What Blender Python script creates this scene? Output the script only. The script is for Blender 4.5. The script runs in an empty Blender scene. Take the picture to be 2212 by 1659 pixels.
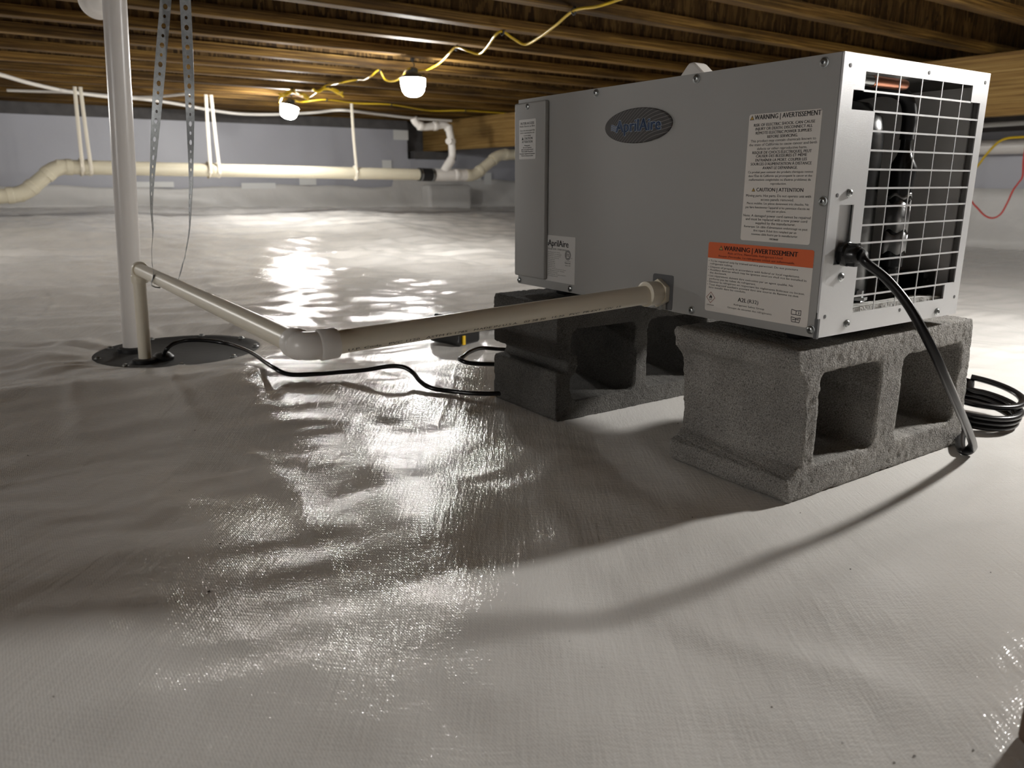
import bpy, bmesh, math, random
import numpy as np
from mathutils import Vector, Matrix

random.seed(7)
rng = np.random.default_rng(7)
SC = bpy.context.scene
COL = SC.collection

# ------------------------------------------------------------------ camera, world, exposure
FPX = 1668.0
PITCH = math.atan(437 / FPX)
CAMZ = 0.39
cam = bpy.data.cameras.new('camera')
cam.sensor_fit = 'HORIZONTAL'
cam.sensor_width = 36.0
cam.lens = FPX / 2212 * 36.0
cam.clip_start = 0.01
cam.clip_end = 60
cam.dof.use_dof = True
cam.dof.focus_distance = 1.08
cam.dof.aperture_fstop = 7.5
cam_o = bpy.data.objects.new('camera', cam)
COL.objects.link(cam_o)
cam_o.location = (0, 0, CAMZ)
cam_o.rotation_euler = (math.pi / 2 - PITCH, 0, 0)
SC.camera = cam_o

world = bpy.data.worlds.new('world')
SC.world = world
world.use_nodes = True
world.node_tree.nodes['Background'].inputs[0].default_value = (0.9, 0.95, 1.0, 1)
world.node_tree.nodes['Background'].inputs[1].default_value = 0.0

SC.view_settings.view_transform = 'Standard'
SC.view_settings.look = 'None'
SC.view_settings.exposure = 0.0
SC.view_settings.gamma = 1.0
SC.view_settings.use_curve_mapping = False
SC.cycles.use_denoising = True
SC.cycles.max_bounces = 10
SC.cycles.diffuse_bounces = 6
SC.cycles.sample_clamp_indirect = 8.0
SC.cycles.caustics_reflective = False
SC.cycles.caustics_refractive = False

LAMP_STRENGTH = (290.0, 290.0, 670.0, 650.0, 260.0)    # work lights: two in view, one past the right edge, one past the left edge, one added at far left
LAMPS = [Vector((-0.475, 3.95, 0.837)), Vector((-1.503, 5.5, 0.851)), Vector((1.575, 1.43, 0.84)), Vector((-2.95, -0.95, 0.84)), Vector((-3.1, 3.0, 0.84))]

# ------------------------------------------------------------------ frames
ANG = math.radians(34.0)
V = Vector((math.cos(ANG), math.sin(ANG), 0))    # along the grille face
U = Vector((-math.sin(ANG), math.cos(ANG), 0))   # along the long side of the unit
Z = Vector((0, 0, 1))
C0 = Vector((0.3612, 0.9007, 0))                 # floor point under the unit's near corner
JA = math.radians(54.5)
JD = Vector((math.sin(JA), math.cos(JA), 0))     # joists run along this
ND = Vector((-math.cos(JA), math.sin(JA), 0))    # across the joists, towards the far wall
CAM = Vector((0, 0, CAMZ))


def uv(u, v, z=0.0):
    return C0 + U * u + V * v + Z * z


def hp(a, n, z=0.0):
    return JD * a + ND * n + Z * z


def ray(x, y):
    dy = y - 829.5
    c, s = math.cos(PITCH), math.sin(PITCH)
    return Vector((x - 1106.0, FPX * c - dy * s, -(dy * c + FPX * s)))


def at_z(x, y, z):
    r = ray(x, y)
    return CAM + r * ((z - CAMZ) / r.z)


def at_plane(x, y, p, nrm):
    r = ray(x, y)
    return CAM + r * (nrm.dot(Vector(p) - CAM) / nrm.dot(r))


# ------------------------------------------------------------------ floor height
def vnoise(x, y, seed):
    x = np.asarray(x, float); y = np.asarray(y, float)
    xi = np.floor(x).astype(np.int64); yi = np.floor(y).astype(np.int64)
    fx = x - xi; fy = y - yi
    fx = fx * fx * fx * (fx * (fx * 6 - 15) + 10); fy = fy * fy * fy * (fy * (fy * 6 - 15) + 10)

    def h(i, j):
        k = (i * 374761393 + j * 668265263 + seed * 974634777) & 0xffffffff
        k = ((k ^ (k >> 13)) * 1274126177) & 0xffffffff
        return ((k ^ (k >> 16)) & 0xffff) / 32767.5 - 1.0
    a = h(xi, yi); b = h(xi + 1, yi); c = h(xi, yi + 1); d = h(xi + 1, yi + 1)
    return (a * (1 - fx) + b * fx) * (1 - fy) + (c * (1 - fx) + d * fx) * fy


def sstep(t):
    t = np.clip(t, 0, 1)
    return t * t * (3 - 2 * t)


LID = (-0.80, 1.815)
LID_R = 0.19


def segdist(x, y, p, q):
    px, py = p; qx, qy = q
    dx, dy = qx - px, qy - py
    t = np.clip(((x - px) * dx + (y - py) * dy) / (dx * dx + dy * dy), 0, 1)
    return np.hypot(x - px - t * dx, y - py - t * dy), t


def floor_h(x, y):
    x = np.asarray(x, float); y = np.asarray(y, float)
    a = x * JD.x + y * JD.y
    n = x * ND.x + y * ND.y
    h = sstep((n - 2.6) / 4.2) * (0.20 - 0.014 * np.clip(a, 0, 5))
    # undulating soil under the sheet
    und = 0.013 * vnoise(x / 0.75 + 3.1, y / 0.75, 1) + 0.007 * vnoise(x / 0.33, y / 0.33 + 7.7, 2)
    und *= 0.65 + 0.9 * sstep((n - 1.8) / 2.5)
    # wrinkles: stretched noise in two directions
    ca, sa = math.cos(0.5), math.sin(0.5)
    p = x * ca + y * sa; q = -x * sa + y * ca
    far = sstep((n - 1.0) / 2.5)
    wr = (0.0022 + 0.008 * far) * vnoise(p / 0.35, q / 0.085, 3)
    wr += (0.0017 + 0.0045 * far) * vnoise(p / 0.16, q / 0.040, 4)
    ca, sa = math.cos(-0.55), math.sin(-0.55)
    p = x * ca + y * sa; q = -x * sa + y * ca
    wr += (0.0012 + 0.003 * far) * vnoise(p / 0.30, q / 0.060, 5)
    # soft creases running roughly with the weave, bent by a slow warp
    wx = x + 0.11 * vnoise(x / 0.42 + 4.4, y / 0.42, 31) + 0.03 * vnoise(x / 0.13, y / 0.13 + 1.9, 33)
    wy = y + 0.11 * vnoise(x / 0.42, y / 0.42 + 8.8, 32) + 0.03 * vnoise(x / 0.13 + 6.1, y / 0.13, 34)
    pu = wx * U.x + wy * U.y; qv = wx * V.x + wy * V.y
    wr += 0.0026 * np.exp(-(vnoise(pu / 0.60 + 2.3, qv / 0.22 + 5.1, 6) / 0.16) ** 2) * sstep(vnoise(x / 0.5 + 3.3, y / 0.5, 35) + 0.6)
    wr += 0.0010 * np.exp(-(vnoise(qv / 0.26 + 8.3, pu / 0.12 + 1.1, 12) / 0.18) ** 2) * sstep(vnoise(x / 0.4, y / 0.4 + 5.3, 36) + 0.5)
    wr += 0.0036 * vnoise(pu / 0.34 + 1.7, qv / 0.14 + 9.2, 8) + 0.0010 * vnoise((wx * 0.8 + wy * 0.6) / 0.055 + 4.7, (wy * 0.8 - wx * 0.6) / 0.04 + 2.2, 9)
    # ridge in front of the pit lid, hollow towards the camera
    d, t = segdist(x, y, (-1.75, 1.05), (-0.50, 1.50))
    h = h + 0.034 * np.exp(-(d / 0.16) ** 2) * (1.2 - 0.6 * t)
    h = h + 0.050 * np.exp(-((x + 0.62) / 0.42) ** 2 - ((y - 0.42) / 0.30) ** 2)
    h = h - 0.012 * np.exp(-((x + 0.45) / 0.45) ** 2 - ((y - 1.02) / 0.20) ** 2)
    d, t = segdist(x, y, (-0.52, 1.42), (-0.08, 0.86))
    h = h + 0.013 * np.exp(-(d / 0.10) ** 2)
    # keep the blocks standing flat
    uu = (x - C0.x) * U.x + (y - C0.y) * U.y
    vv = (x - C0.x) * V.x + (y - C0.y) * V.y

    def box(u0, u1, v0, v1, r):
        du = np.maximum(np.maximum(u0 - uu, uu - u1), 0)
        dv = np.maximum(np.maximum(v0 - vv, vv - v1), 0)
        return 1 - sstep(np.hypot(du, dv) / r)
    m = np.maximum(box(0.0, 0.20, -0.03, 0.41, 0.16), box(0.43, 0.63, -0.06, 0.35, 0.16))
    rl = np.hypot(x - LID[0], y - LID[1])
    ang = np.arctan2(y - LID[1], x - LID[0])
    ml = 1 - sstep((rl - LID_R) / 0.12)
    keep = (1 - m) * (1 - ml)
    h = h * (1 - 0.97 * m) * (1 - ml) + (und + wr) * keep
    # pleats gathered round the lid
    ple = 0.006 * (0.35 + 0.65 * sstep((-np.cos(ang - 0.35) + 0.3) / 0.8)) * np.exp(-((rl - LID_R - 0.055) / 0.07) ** 2) * (0.5 + 0.5 * np.sin(ang * 17 + 2.5 * np.sin(ang * 3)))
    ple *= sstep((rl - LID_R + 0.01) / 0.05)
    h = h + ple + 0.008 * np.exp(-((rl - LID_R - 0.09) / 0.05) ** 2)
    h = h - 0.02 * (1 - sstep((rl - LID_R + 0.035) / 0.035))
    return h


def fz(x, y):
    return float(floor_h(np.array([x]), np.array([y]))[0])


def on_floor(x, y, lift=0.0):
    p = at_z(x, y, lift)
    for _ in range(12):
        p = at_z(x, y, fz(p.x, p.y) + lift)
    return p


# ------------------------------------------------------------------ materials
def node_mat(name):
    m = bpy.data.materials.new(name)
    m.use_nodes = True
    nt = m.node_tree
    return m, nt, nt.nodes['Principled BSDF']


def N(nt, t, **kw):
    n = nt.nodes.new(t)
    for k, v in kw.items():
        if k.startswith('i_'):
            n.inputs[k[2:].replace('_', ' ')].default_value = v
        else:
            setattr(n, k, v)
    return n


def L(nt, a, b):
    nt.links.new(a, b)


def simple(name, rgb, rough=0.5, metal=0.0, spec=0.5, noise=None, bump=None, var=0.0):
    m, nt, b = node_mat(name)
    b.inputs['Base Color'].default_value = (*rgb, 1)
    b.inputs['Roughness'].default_value = rough
    b.inputs['Metallic'].default_value = metal
    b.inputs['Specular IOR Level'].default_value = spec
    tc = N(nt, 'ShaderNodeTexCoord')
    if var:
        nz = N(nt, 'ShaderNodeTexNoise', i_Scale=noise or 20.0, i_Detail=4.0)
        L(nt, tc.outputs['Object'], nz.inputs['Vector'])
        rp = N(nt, 'ShaderNodeMapRange')
        rp.inputs['To Min'].default_value = 1 - var
        rp.inputs['To Max'].default_value = 1 + var
        L(nt, nz.outputs['Fac'], rp.inputs['Value'])
        mx = N(nt, 'ShaderNodeVectorMath', operation='SCALE')
        mx.inputs[0].default_value = rgb
        L(nt, rp.outputs['Result'], mx.inputs['Scale'])
        L(nt, mx.outputs[0], b.inputs['Base Color'])
    if bump:
        sc, st, dist = bump
        nz = N(nt, 'ShaderNodeTexNoise', i_Scale=sc, i_Detail=3.0)
        L(nt, tc.outputs['Object'], nz.inputs['Vector'])
        bp = N(nt, 'ShaderNodeBump', i_Strength=st, i_Distance=dist)
        L(nt, nz.outputs['Fac'], bp.inputs['Height'])
        L(nt, bp.outputs['Normal'], b.inputs['Normal'])
    return m


def ramp(nt, stops):
    r = N(nt, 'ShaderNodeValToRGB')
    while len(r.color_ramp.elements) < len(stops):
        r.color_ramp.elements.new(0.5)
    for e, (p, c) in zip(r.color_ramp.elements, stops):
        e.position = p
        e.color = (*c, 1)
    return r


def make_wood(name, dark, mid, light, stain=0.5):
    m, nt, b = node_mat(name)
    tc = N(nt, 'ShaderNodeTexCoord')
    oi = N(nt, 'ShaderNodeObjectInfo')
    off = N(nt, 'ShaderNodeVectorMath', operation='SCALE')
    off.inputs[0].default_value = (37, 11, 5)
    L(nt, oi.outputs['Random'], off.inputs['Scale'])
    add = N(nt, 'ShaderNodeVectorMath', operation='ADD')
    L(nt, tc.outputs['Object'], add.inputs[0]); L(nt, off.outputs[0], add.inputs[1])
    mp = N(nt, 'ShaderNodeMapping')
    mp.inputs['Scale'].default_value = (1.0, 85, 85)
    L(nt, add.outputs[0], mp.inputs['Vector'])
    g = N(nt, 'ShaderNodeTexNoise', i_Scale=1.6, i_Detail=6.0, i_Roughness=0.65, i_Distortion=0.6)
    L(nt, mp.outputs[0], g.inputs['Vector'])
    rp = ramp(nt, [(0.34, dark), (0.50, mid), (0.70, light)])
    L(nt, g.outputs['Fac'], rp.inputs['Fac'])
    mp2 = N(nt, 'ShaderNodeMapping')
    mp2.inputs['Scale'].default_value = (1.2, 5, 7)
    L(nt, add.outputs[0], mp2.inputs['Vector'])
    s = N(nt, 'ShaderNodeTexNoise', i_Scale=1.3, i_Detail=5.0, i_Roughness=0.6)
    L(nt, mp2.outputs[0], s.inputs['Vector'])
    sr = N(nt, 'ShaderNodeMapRange')
    sr.inputs['From Min'].default_value = 0.42; sr.inputs['From Max'].default_value = 0.7
    sr.inputs['To Max'].default_value = stain
    L(nt, s.outputs['Fac'], sr.inputs['Value'])
    mx = N(nt, 'ShaderNodeMix', data_type='RGBA')
    L(nt, sr.outputs['Result'], mx.inputs['Factor'])
    L(nt, rp.outputs['Color'], mx.inputs[6])
    mx.inputs[7].default_value = (dark[0] * 0.35, dark[1] * 0.33, dark[2] * 0.35, 1)
    L(nt, mx.outputs[2], b.inputs['Base Color'])
    b.inputs['Roughness'].default_value = 0.65
    b.inputs['Specular IOR Level'].default_value = 0.2
    bp = N(nt, 'ShaderNodeBump', i_Strength=0.5, i_Distance=0.002)
    L(nt, g.outputs['Fac'], bp.inputs['Height'])
    L(nt, bp.outputs['Normal'], b.inputs['Normal'])
    return m


M = {}
M['joist'] = make_wood('joist_wood', (0.036, 0.018, 0.005), (0.14, 0.073, 0.016), (0.37, 0.225, 0.058), 0.95)
M['beam'] = make_wood('beam_wood', (0.15, 0.08, 0.024), (0.29, 0.175, 0.055), (0.42, 0.285, 0.105), 0.4)
M['brown'] = simple('dark_brown_wood', (0.10, 0.06, 0.035), 0.7, noise=30, var=0.3)


def make_osb(name, scale, rot):
    m, nt, b = node_mat(name)
    tc = N(nt, 'ShaderNodeTexCoord')
    mp = N(nt, 'ShaderNodeMapping')
    mp.inputs['Scale'].default_value = scale
    mp.inputs['Rotation'].default_value = rot
    L(nt, tc.outputs['Object'], mp.inputs['Vector'])
    dz = N(nt, 'ShaderNodeTexNoise', i_Scale=0.5, i_Detail=2.0)
    L(nt, mp.outputs[0], dz.inputs['Vector'])
    av = N(nt, 'ShaderNodeVectorMath', operation='MULTIPLY_ADD')
    L(nt, dz.outputs['Color'], av.inputs[0])
    av.inputs[1].default_value = (5, 5, 5)
    L(nt, mp.outputs[0], av.inputs[2])
    vo = N(nt, 'ShaderNodeTexVoronoi', i_Scale=1.0)
    L(nt, av.outputs[0], vo.inputs['Vector'])
    sp = N(nt, 'ShaderNodeSeparateColor')
    L(nt, vo.outputs['Color'], sp.inputs[0])
    rp = ramp(nt, [(0.0, (0.034, 0.018, 0.006)), (0.5, (0.085, 0.047, 0.015)), (1.0, (0.17, 0.10, 0.034))])
    L(nt, sp.outputs[0], rp.inputs['Fac'])
    L(nt, rp.outputs['Color'], b.inputs['Base Color'])
    b.inputs['Roughness'].default_value = 0.7
    b.inputs['Specular IOR Level'].default_value = 0.2
    bp = N(nt, 'ShaderNodeBump', i_Strength=0.7, i_Distance=0.003)
    L(nt, vo.outputs['Distance'], bp.inputs['Height'])
    L(nt, bp.outputs['Normal'], b.inputs['Normal'])
    return m


M['osb'] = make_osb('strand_board', (9, 34, 20), (0, 0, 1.2))
M['web'] = make_osb('strand_board_web', (60, 20, 11), (0, 0.35, 0))


def make_liner():
    m, nt, b = node_mat('white_vapour_sheet')
    tc = N(nt, 'ShaderNodeTexCoord')
    big = N(nt, 'ShaderNodeTexNoise', i_Scale=2.2, i_Detail=6.0, i_Roughness=0.6)
    L(nt, tc.outputs['Object'], big.inputs['Vector'])
    rp = ramp(nt, [(0.3, (0.74, 0.715, 0.68)), (0.7, (0.85, 0.83, 0.80))])
    L(nt, big.outputs['Fac'], rp.inputs['Fac'])
    L(nt, rp.outputs['Color'], b.inputs['Base Color'])
    b.inputs['Roughness'].default_value = 0.14
    b.inputs['Specular IOR Level'].default_value = 0.6
    # woven scrim pressed into the film: two thread directions, broken up by noise
    mp = N(nt, 'ShaderNodeMapping')
    mp.inputs['Rotation'].default_value = (0, 0, -0.593)
    L(nt, tc.outputs['Object'], mp.inputs['Vector'])
    w1 = N(nt, 'ShaderNodeTexWave', bands_direction='X', i_Scale=135.0, i_Distortion=4.0, i_Detail=2.0)
    w2 = N(nt, 'ShaderNodeTexWave', bands_direction='Y', i_Scale=135.0, i_Distortion=4.0, i_Detail=2.0)
    L(nt, mp.outputs[0], w1.inputs['Vector']); L(nt, mp.outputs[0], w2.inputs['Vector'])
    ad = N(nt, 'ShaderNodeMath', operation='ADD')
    L(nt, w1.outputs['Fac'], ad.inputs[0]); L(nt, w2.outputs['Fac'], ad.inputs[1])
    nz = N(nt, 'ShaderNodeTexNoise', i_Scale=330.0, i_Detail=2.0)
    L(nt, tc.outputs['Object'], nz.inputs['Vector'])
    ad2 = N(nt, 'ShaderNodeMath', operation='MULTIPLY_ADD')
    L(nt, nz.outputs['Fac'], ad2.inputs[0]); ad2.inputs[1].default_value = 2.2
    L(nt, ad.outputs[0], ad2.inputs[2])
    bp = N(nt, 'ShaderNodeBump', i_Strength=0.24, i_Distance=0.00030)
    L(nt, ad2.outputs[0], bp.inputs['Height'])
    # stretched threads: long faint streaks along the weave
    mp3 = N(nt, 'ShaderNodeMapping')
    mp3.inputs['Rotation'].default_value = (0, 0, -0.593)
    mp3.inputs['Scale'].default_value = (70, 3, 3)
    L(nt, tc.outputs['Object'], mp3.inputs['Vector'])
    st = N(nt, 'ShaderNodeTexNoise', i_Scale=1.0, i_Detail=3.0)
    L(nt, mp3.outputs[0], st.inputs['Vector'])
    bp2 = N(nt, 'ShaderNodeBump', i_Strength=0.45, i_Distance=0.002)
    L(nt, st.outputs['Fac'], bp2.inputs['Height'])
    L(nt, bp.outputs['Normal'], bp2.inputs['Normal'])
    prev = bp2
    for sc_, dist in (((60, 290, 200), 0.0007), ((290, 50, 200), 0.0007)):
        m4 = N(nt, 'ShaderNodeMapping')
        m4.inputs['Rotation'].default_value = (0, 0, -0.593)
        m4.inputs['Scale'].default_value = sc_
        L(nt, tc.outputs['Object'], m4.inputs['Vector'])
        n4 = N(nt, 'ShaderNodeTexNoise', i_Scale=1.0, i_Detail=2.0, i_Roughness=0.6)
        L(nt, m4.outputs[0], n4.inputs['Vector'])
        b4 = N(nt, 'ShaderNodeBump', i_Strength=0.62, i_Distance=dist)
        L(nt, n4.outputs['Fac'], b4.inputs['Height'])
        L(nt, prev.outputs['Normal'], b4.inputs['Normal'])
        prev = b4
    L(nt, prev.outputs['Normal'], b.inputs['Normal'])
    return m


M['liner'] = make_liner()
M['film'] = simple('clear_white_film', (0.72, 0.71, 0.69), 0.4, bump=(14, 0.6, 0.01), noise=5, var=0.08)
M['tape'] = simple('white_tape', (0.80, 0.81, 0.80), 0.45)
M['wall'] = simple('grey_wall_paint', (0.47, 0.48, 0.53), 0.42, noise=2.5, var=0.10, bump=(5, 0.5, 0.012))
M['bare'] = simple('bare_dark_masonry', (0.10, 0.095, 0.095), 0.9, noise=14, var=0.4, bump=(40, 0.6, 0.004))
M['pvc'] = simple('white_pvc', (0.82, 0.79, 0.75), 0.32, noise=6, var=0.03)
M['pvc_post'] = simple('white_pvc_post', (0.70, 0.665, 0.635), 0.3, noise=6, var=0.03)
M['pvc_warm'] = simple('cream_pvc', (0.82, 0.76, 0.63), 0.34, noise=9, var=0.06)
M['pvc_old'] = simple('old_cream_pvc', (0.67, 0.62, 0.48), 0.35, noise=9, var=0.10)
M['rubber'] = simple('black_rubber', (0.012, 0.012, 0.013), 0.45)
M['cord'] = simple('black_cord', (0.008, 0.008, 0.009), 0.27, spec=0.45)
M['plastic'] = simple('black_plastic', (0.012, 0.012, 0.012), 0.25, spec=0.5)
M['lidm'] = simple('black_lid', (0.022, 0.021, 0.020), 0.6, spec=0.25, noise=12, var=0.6, bump=(60, 0.3, 0.002))
M['yellow'] = simple('yellow_cord', (0.62, 0.42, 0.02), 0.28)
M['yellow2'] = simple('yellow_plastic', (0.75, 0.48, 0.02), 0.4)
M['red'] = simple('red_wire', (0.62, 0.05, 0.04), 0.35)
M['white'] = simple('white_cable', (0.78, 0.75, 0.70), 0.4)
M['strapc'] = simple('cream_strap', (0.74, 0.69, 0.58), 0.6)
M['zinc'] = simple('galvanised_steel', (0.40, 0.42, 0.43), 0.45, 0.3, noise=160, var=0.35)
M['steel'] = simple('screw_steel', (0.48, 0.50, 0.50), 0.28, 0.95)
M['socket'] = simple('screw_recess', (0.02, 0.02, 0.02), 0.5)
M['coat'] = simple('grey_powder_coat', (0.36, 0.355, 0.342), 0.48, 0.0, bump=(1100, 0.22, 0.0006))
M['coat_end'] = simple('silver_powder_coat', (0.70, 0.705, 0.71), 0.36, 0.35, bump=(1500, 0.40, 0.0005))
M['dark'] = simple('black_interior', (0.07, 0.07, 0.071), 0.5)
M['panel_lightened'] = simple('lightened_grey_interior', (0.78, 0.77, 0.76), 0.5)  # grey lightened in colour to stand in for light inside the casing
M['bracket'] = simple('dark_bracket', (0.10, 0.102, 0.106), 0.5)
M['copper'] = simple('copper', (0.75, 0.33, 0.20), 0.3, 0.95)
M['foil'] = simple('silver_tape', (0.30, 0.30, 0.30), 0.3, 0.5, bump=(40, 0.6, 0.004))
M['foam'] = simple('white_foam', (0.80, 0.79, 0.75), 0.8, bump=(300, 0.8, 0.002))
M['paper'] = simple('label_paper', (0.76, 0.72, 0.67), 0.5)
M['paper_grey'] = simple('silver_label', (0.62, 0.61, 0.59), 0.42)
M['orange'] = simple('orange_print', (0.72, 0.13, 0.03), 0.5)
M['ink'] = simple('black_ink', (0.012, 0.012, 0.014), 0.5)
M['inkred'] = simple('dark_red_ink', (0.22, 0.05, 0.03), 0.5)
M['inkgrey'] = simple('grey_ink', (0.05, 0.048, 0.046), 0.5)
M['amber'] = simple('amber_print', (0.62, 0.38, 0.08), 0.5)
M['blue'] = simple('blue_lettering', (0.008, 0.045, 0.14), 0.35)
M['pale'] = simple('pale_outline', (0.42, 0.48, 0.55), 0.35)
M['cap'] = simple('grey_lamp_cap', (0.06, 0.065, 0.07), 0.5)
M['dirt'] = simple('dirt', (0.05, 0.035, 0.025), 0.9)


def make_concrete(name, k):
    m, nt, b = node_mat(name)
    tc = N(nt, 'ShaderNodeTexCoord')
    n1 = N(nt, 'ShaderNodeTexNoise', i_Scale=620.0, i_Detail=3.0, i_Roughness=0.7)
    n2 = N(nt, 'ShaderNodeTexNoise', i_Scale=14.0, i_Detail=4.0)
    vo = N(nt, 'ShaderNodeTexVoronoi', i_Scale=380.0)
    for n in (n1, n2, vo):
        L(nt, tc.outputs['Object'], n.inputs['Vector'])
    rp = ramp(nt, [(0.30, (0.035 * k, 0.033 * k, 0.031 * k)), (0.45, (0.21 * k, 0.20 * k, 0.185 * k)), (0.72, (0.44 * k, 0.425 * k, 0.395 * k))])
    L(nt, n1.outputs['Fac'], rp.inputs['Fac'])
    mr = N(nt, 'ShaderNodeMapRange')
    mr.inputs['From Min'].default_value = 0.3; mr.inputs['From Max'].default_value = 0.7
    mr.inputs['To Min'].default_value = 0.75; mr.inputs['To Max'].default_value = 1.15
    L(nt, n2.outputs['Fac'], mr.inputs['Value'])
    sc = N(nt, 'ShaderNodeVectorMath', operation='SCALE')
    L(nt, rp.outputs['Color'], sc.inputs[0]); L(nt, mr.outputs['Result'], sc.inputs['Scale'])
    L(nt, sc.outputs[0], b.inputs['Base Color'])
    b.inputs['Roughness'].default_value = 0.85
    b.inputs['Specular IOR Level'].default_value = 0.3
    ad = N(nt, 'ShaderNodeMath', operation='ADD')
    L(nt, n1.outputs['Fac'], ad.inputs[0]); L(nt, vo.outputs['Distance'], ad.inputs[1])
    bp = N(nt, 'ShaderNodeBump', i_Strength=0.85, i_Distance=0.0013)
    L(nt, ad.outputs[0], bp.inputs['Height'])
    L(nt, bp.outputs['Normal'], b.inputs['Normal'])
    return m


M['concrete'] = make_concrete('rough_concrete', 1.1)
M['concrete_shaded'] = make_concrete('shaded_rough_concrete', 0.42)  # same concrete, colour darkened for the shadow on the far block


def make_emit(name, rgb, s):
    m = bpy.data.materials.new(name)
    m.use_nodes = True
    nt = m.node_tree
    nt.nodes.remove(nt.nodes['Principled BSDF'])
    e = N(nt, 'ShaderNodeEmission')
    e.inputs[0].default_value = (*rgb, 1)
    e.inputs[1].default_value = s
    L(nt, e.outputs[0], nt.nodes['Material Output'].inputs[0])
    return m


def make_badge():
    m, nt, b = node_mat('badge_print')
    tc = N(nt, 'ShaderNodeTexCoord')
    sx = N(nt, 'ShaderNodeSeparateXYZ')
    L(nt, tc.outputs['Object'], sx.inputs[0])

    def mth(op, a, b_=None, c=None):
        n = N(nt, 'ShaderNodeMath', operation=op)
        for i, v in enumerate((a, b_, c)):
            if v is None:
                continue
            if isinstance(v, (int, float)):
                n.inputs[i].default_value = v
            else:
                L(nt, v, n.inputs[i])
        return n.outputs[0]
    x, y = sx.outputs[0], sx.outputs[1]
    s = mth('SINE', mth('ADD', mth('MULTIPLY', x, 55.0), 0.4))
    ex_ = mth('EXPONENT', mth('MULTIPLY', mth('ADD', x, 0.045), -62.0))
    g = mth('ADD', mth('MULTIPLY', s, 0.0052), mth('SUBTRACT', mth('MULTIPLY', x, 0.42), mth('MULTIPLY', ex_, 0.012)))
    f = mth('MULTIPLY', mth('SUBTRACT', y, g), 190.0)
    fr = mth('FRACT', f)
    ln = mth('LESS_THAN', mth('ABSOLUTE', mth('SUBTRACT', fr, 0.5)), 0.075)
    mx = N(nt, 'ShaderNodeMix', data_type='RGBA')
    L(nt, ln, mx.inputs['Factor'])
    mx.inputs[6].default_value = (0.060, 0.056, 0.055, 1)
    mx.inputs[7].default_value = (0.22, 0.205, 0.195, 1)
    L(nt, mx.outputs[2], b.inputs['Base Color'])
    b.inputs['Roughness'].default_value = 0.55
    b.inputs['Specular IOR Level'].default_value = 0.3
    return m


M['badge'] = make_badge()


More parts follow.
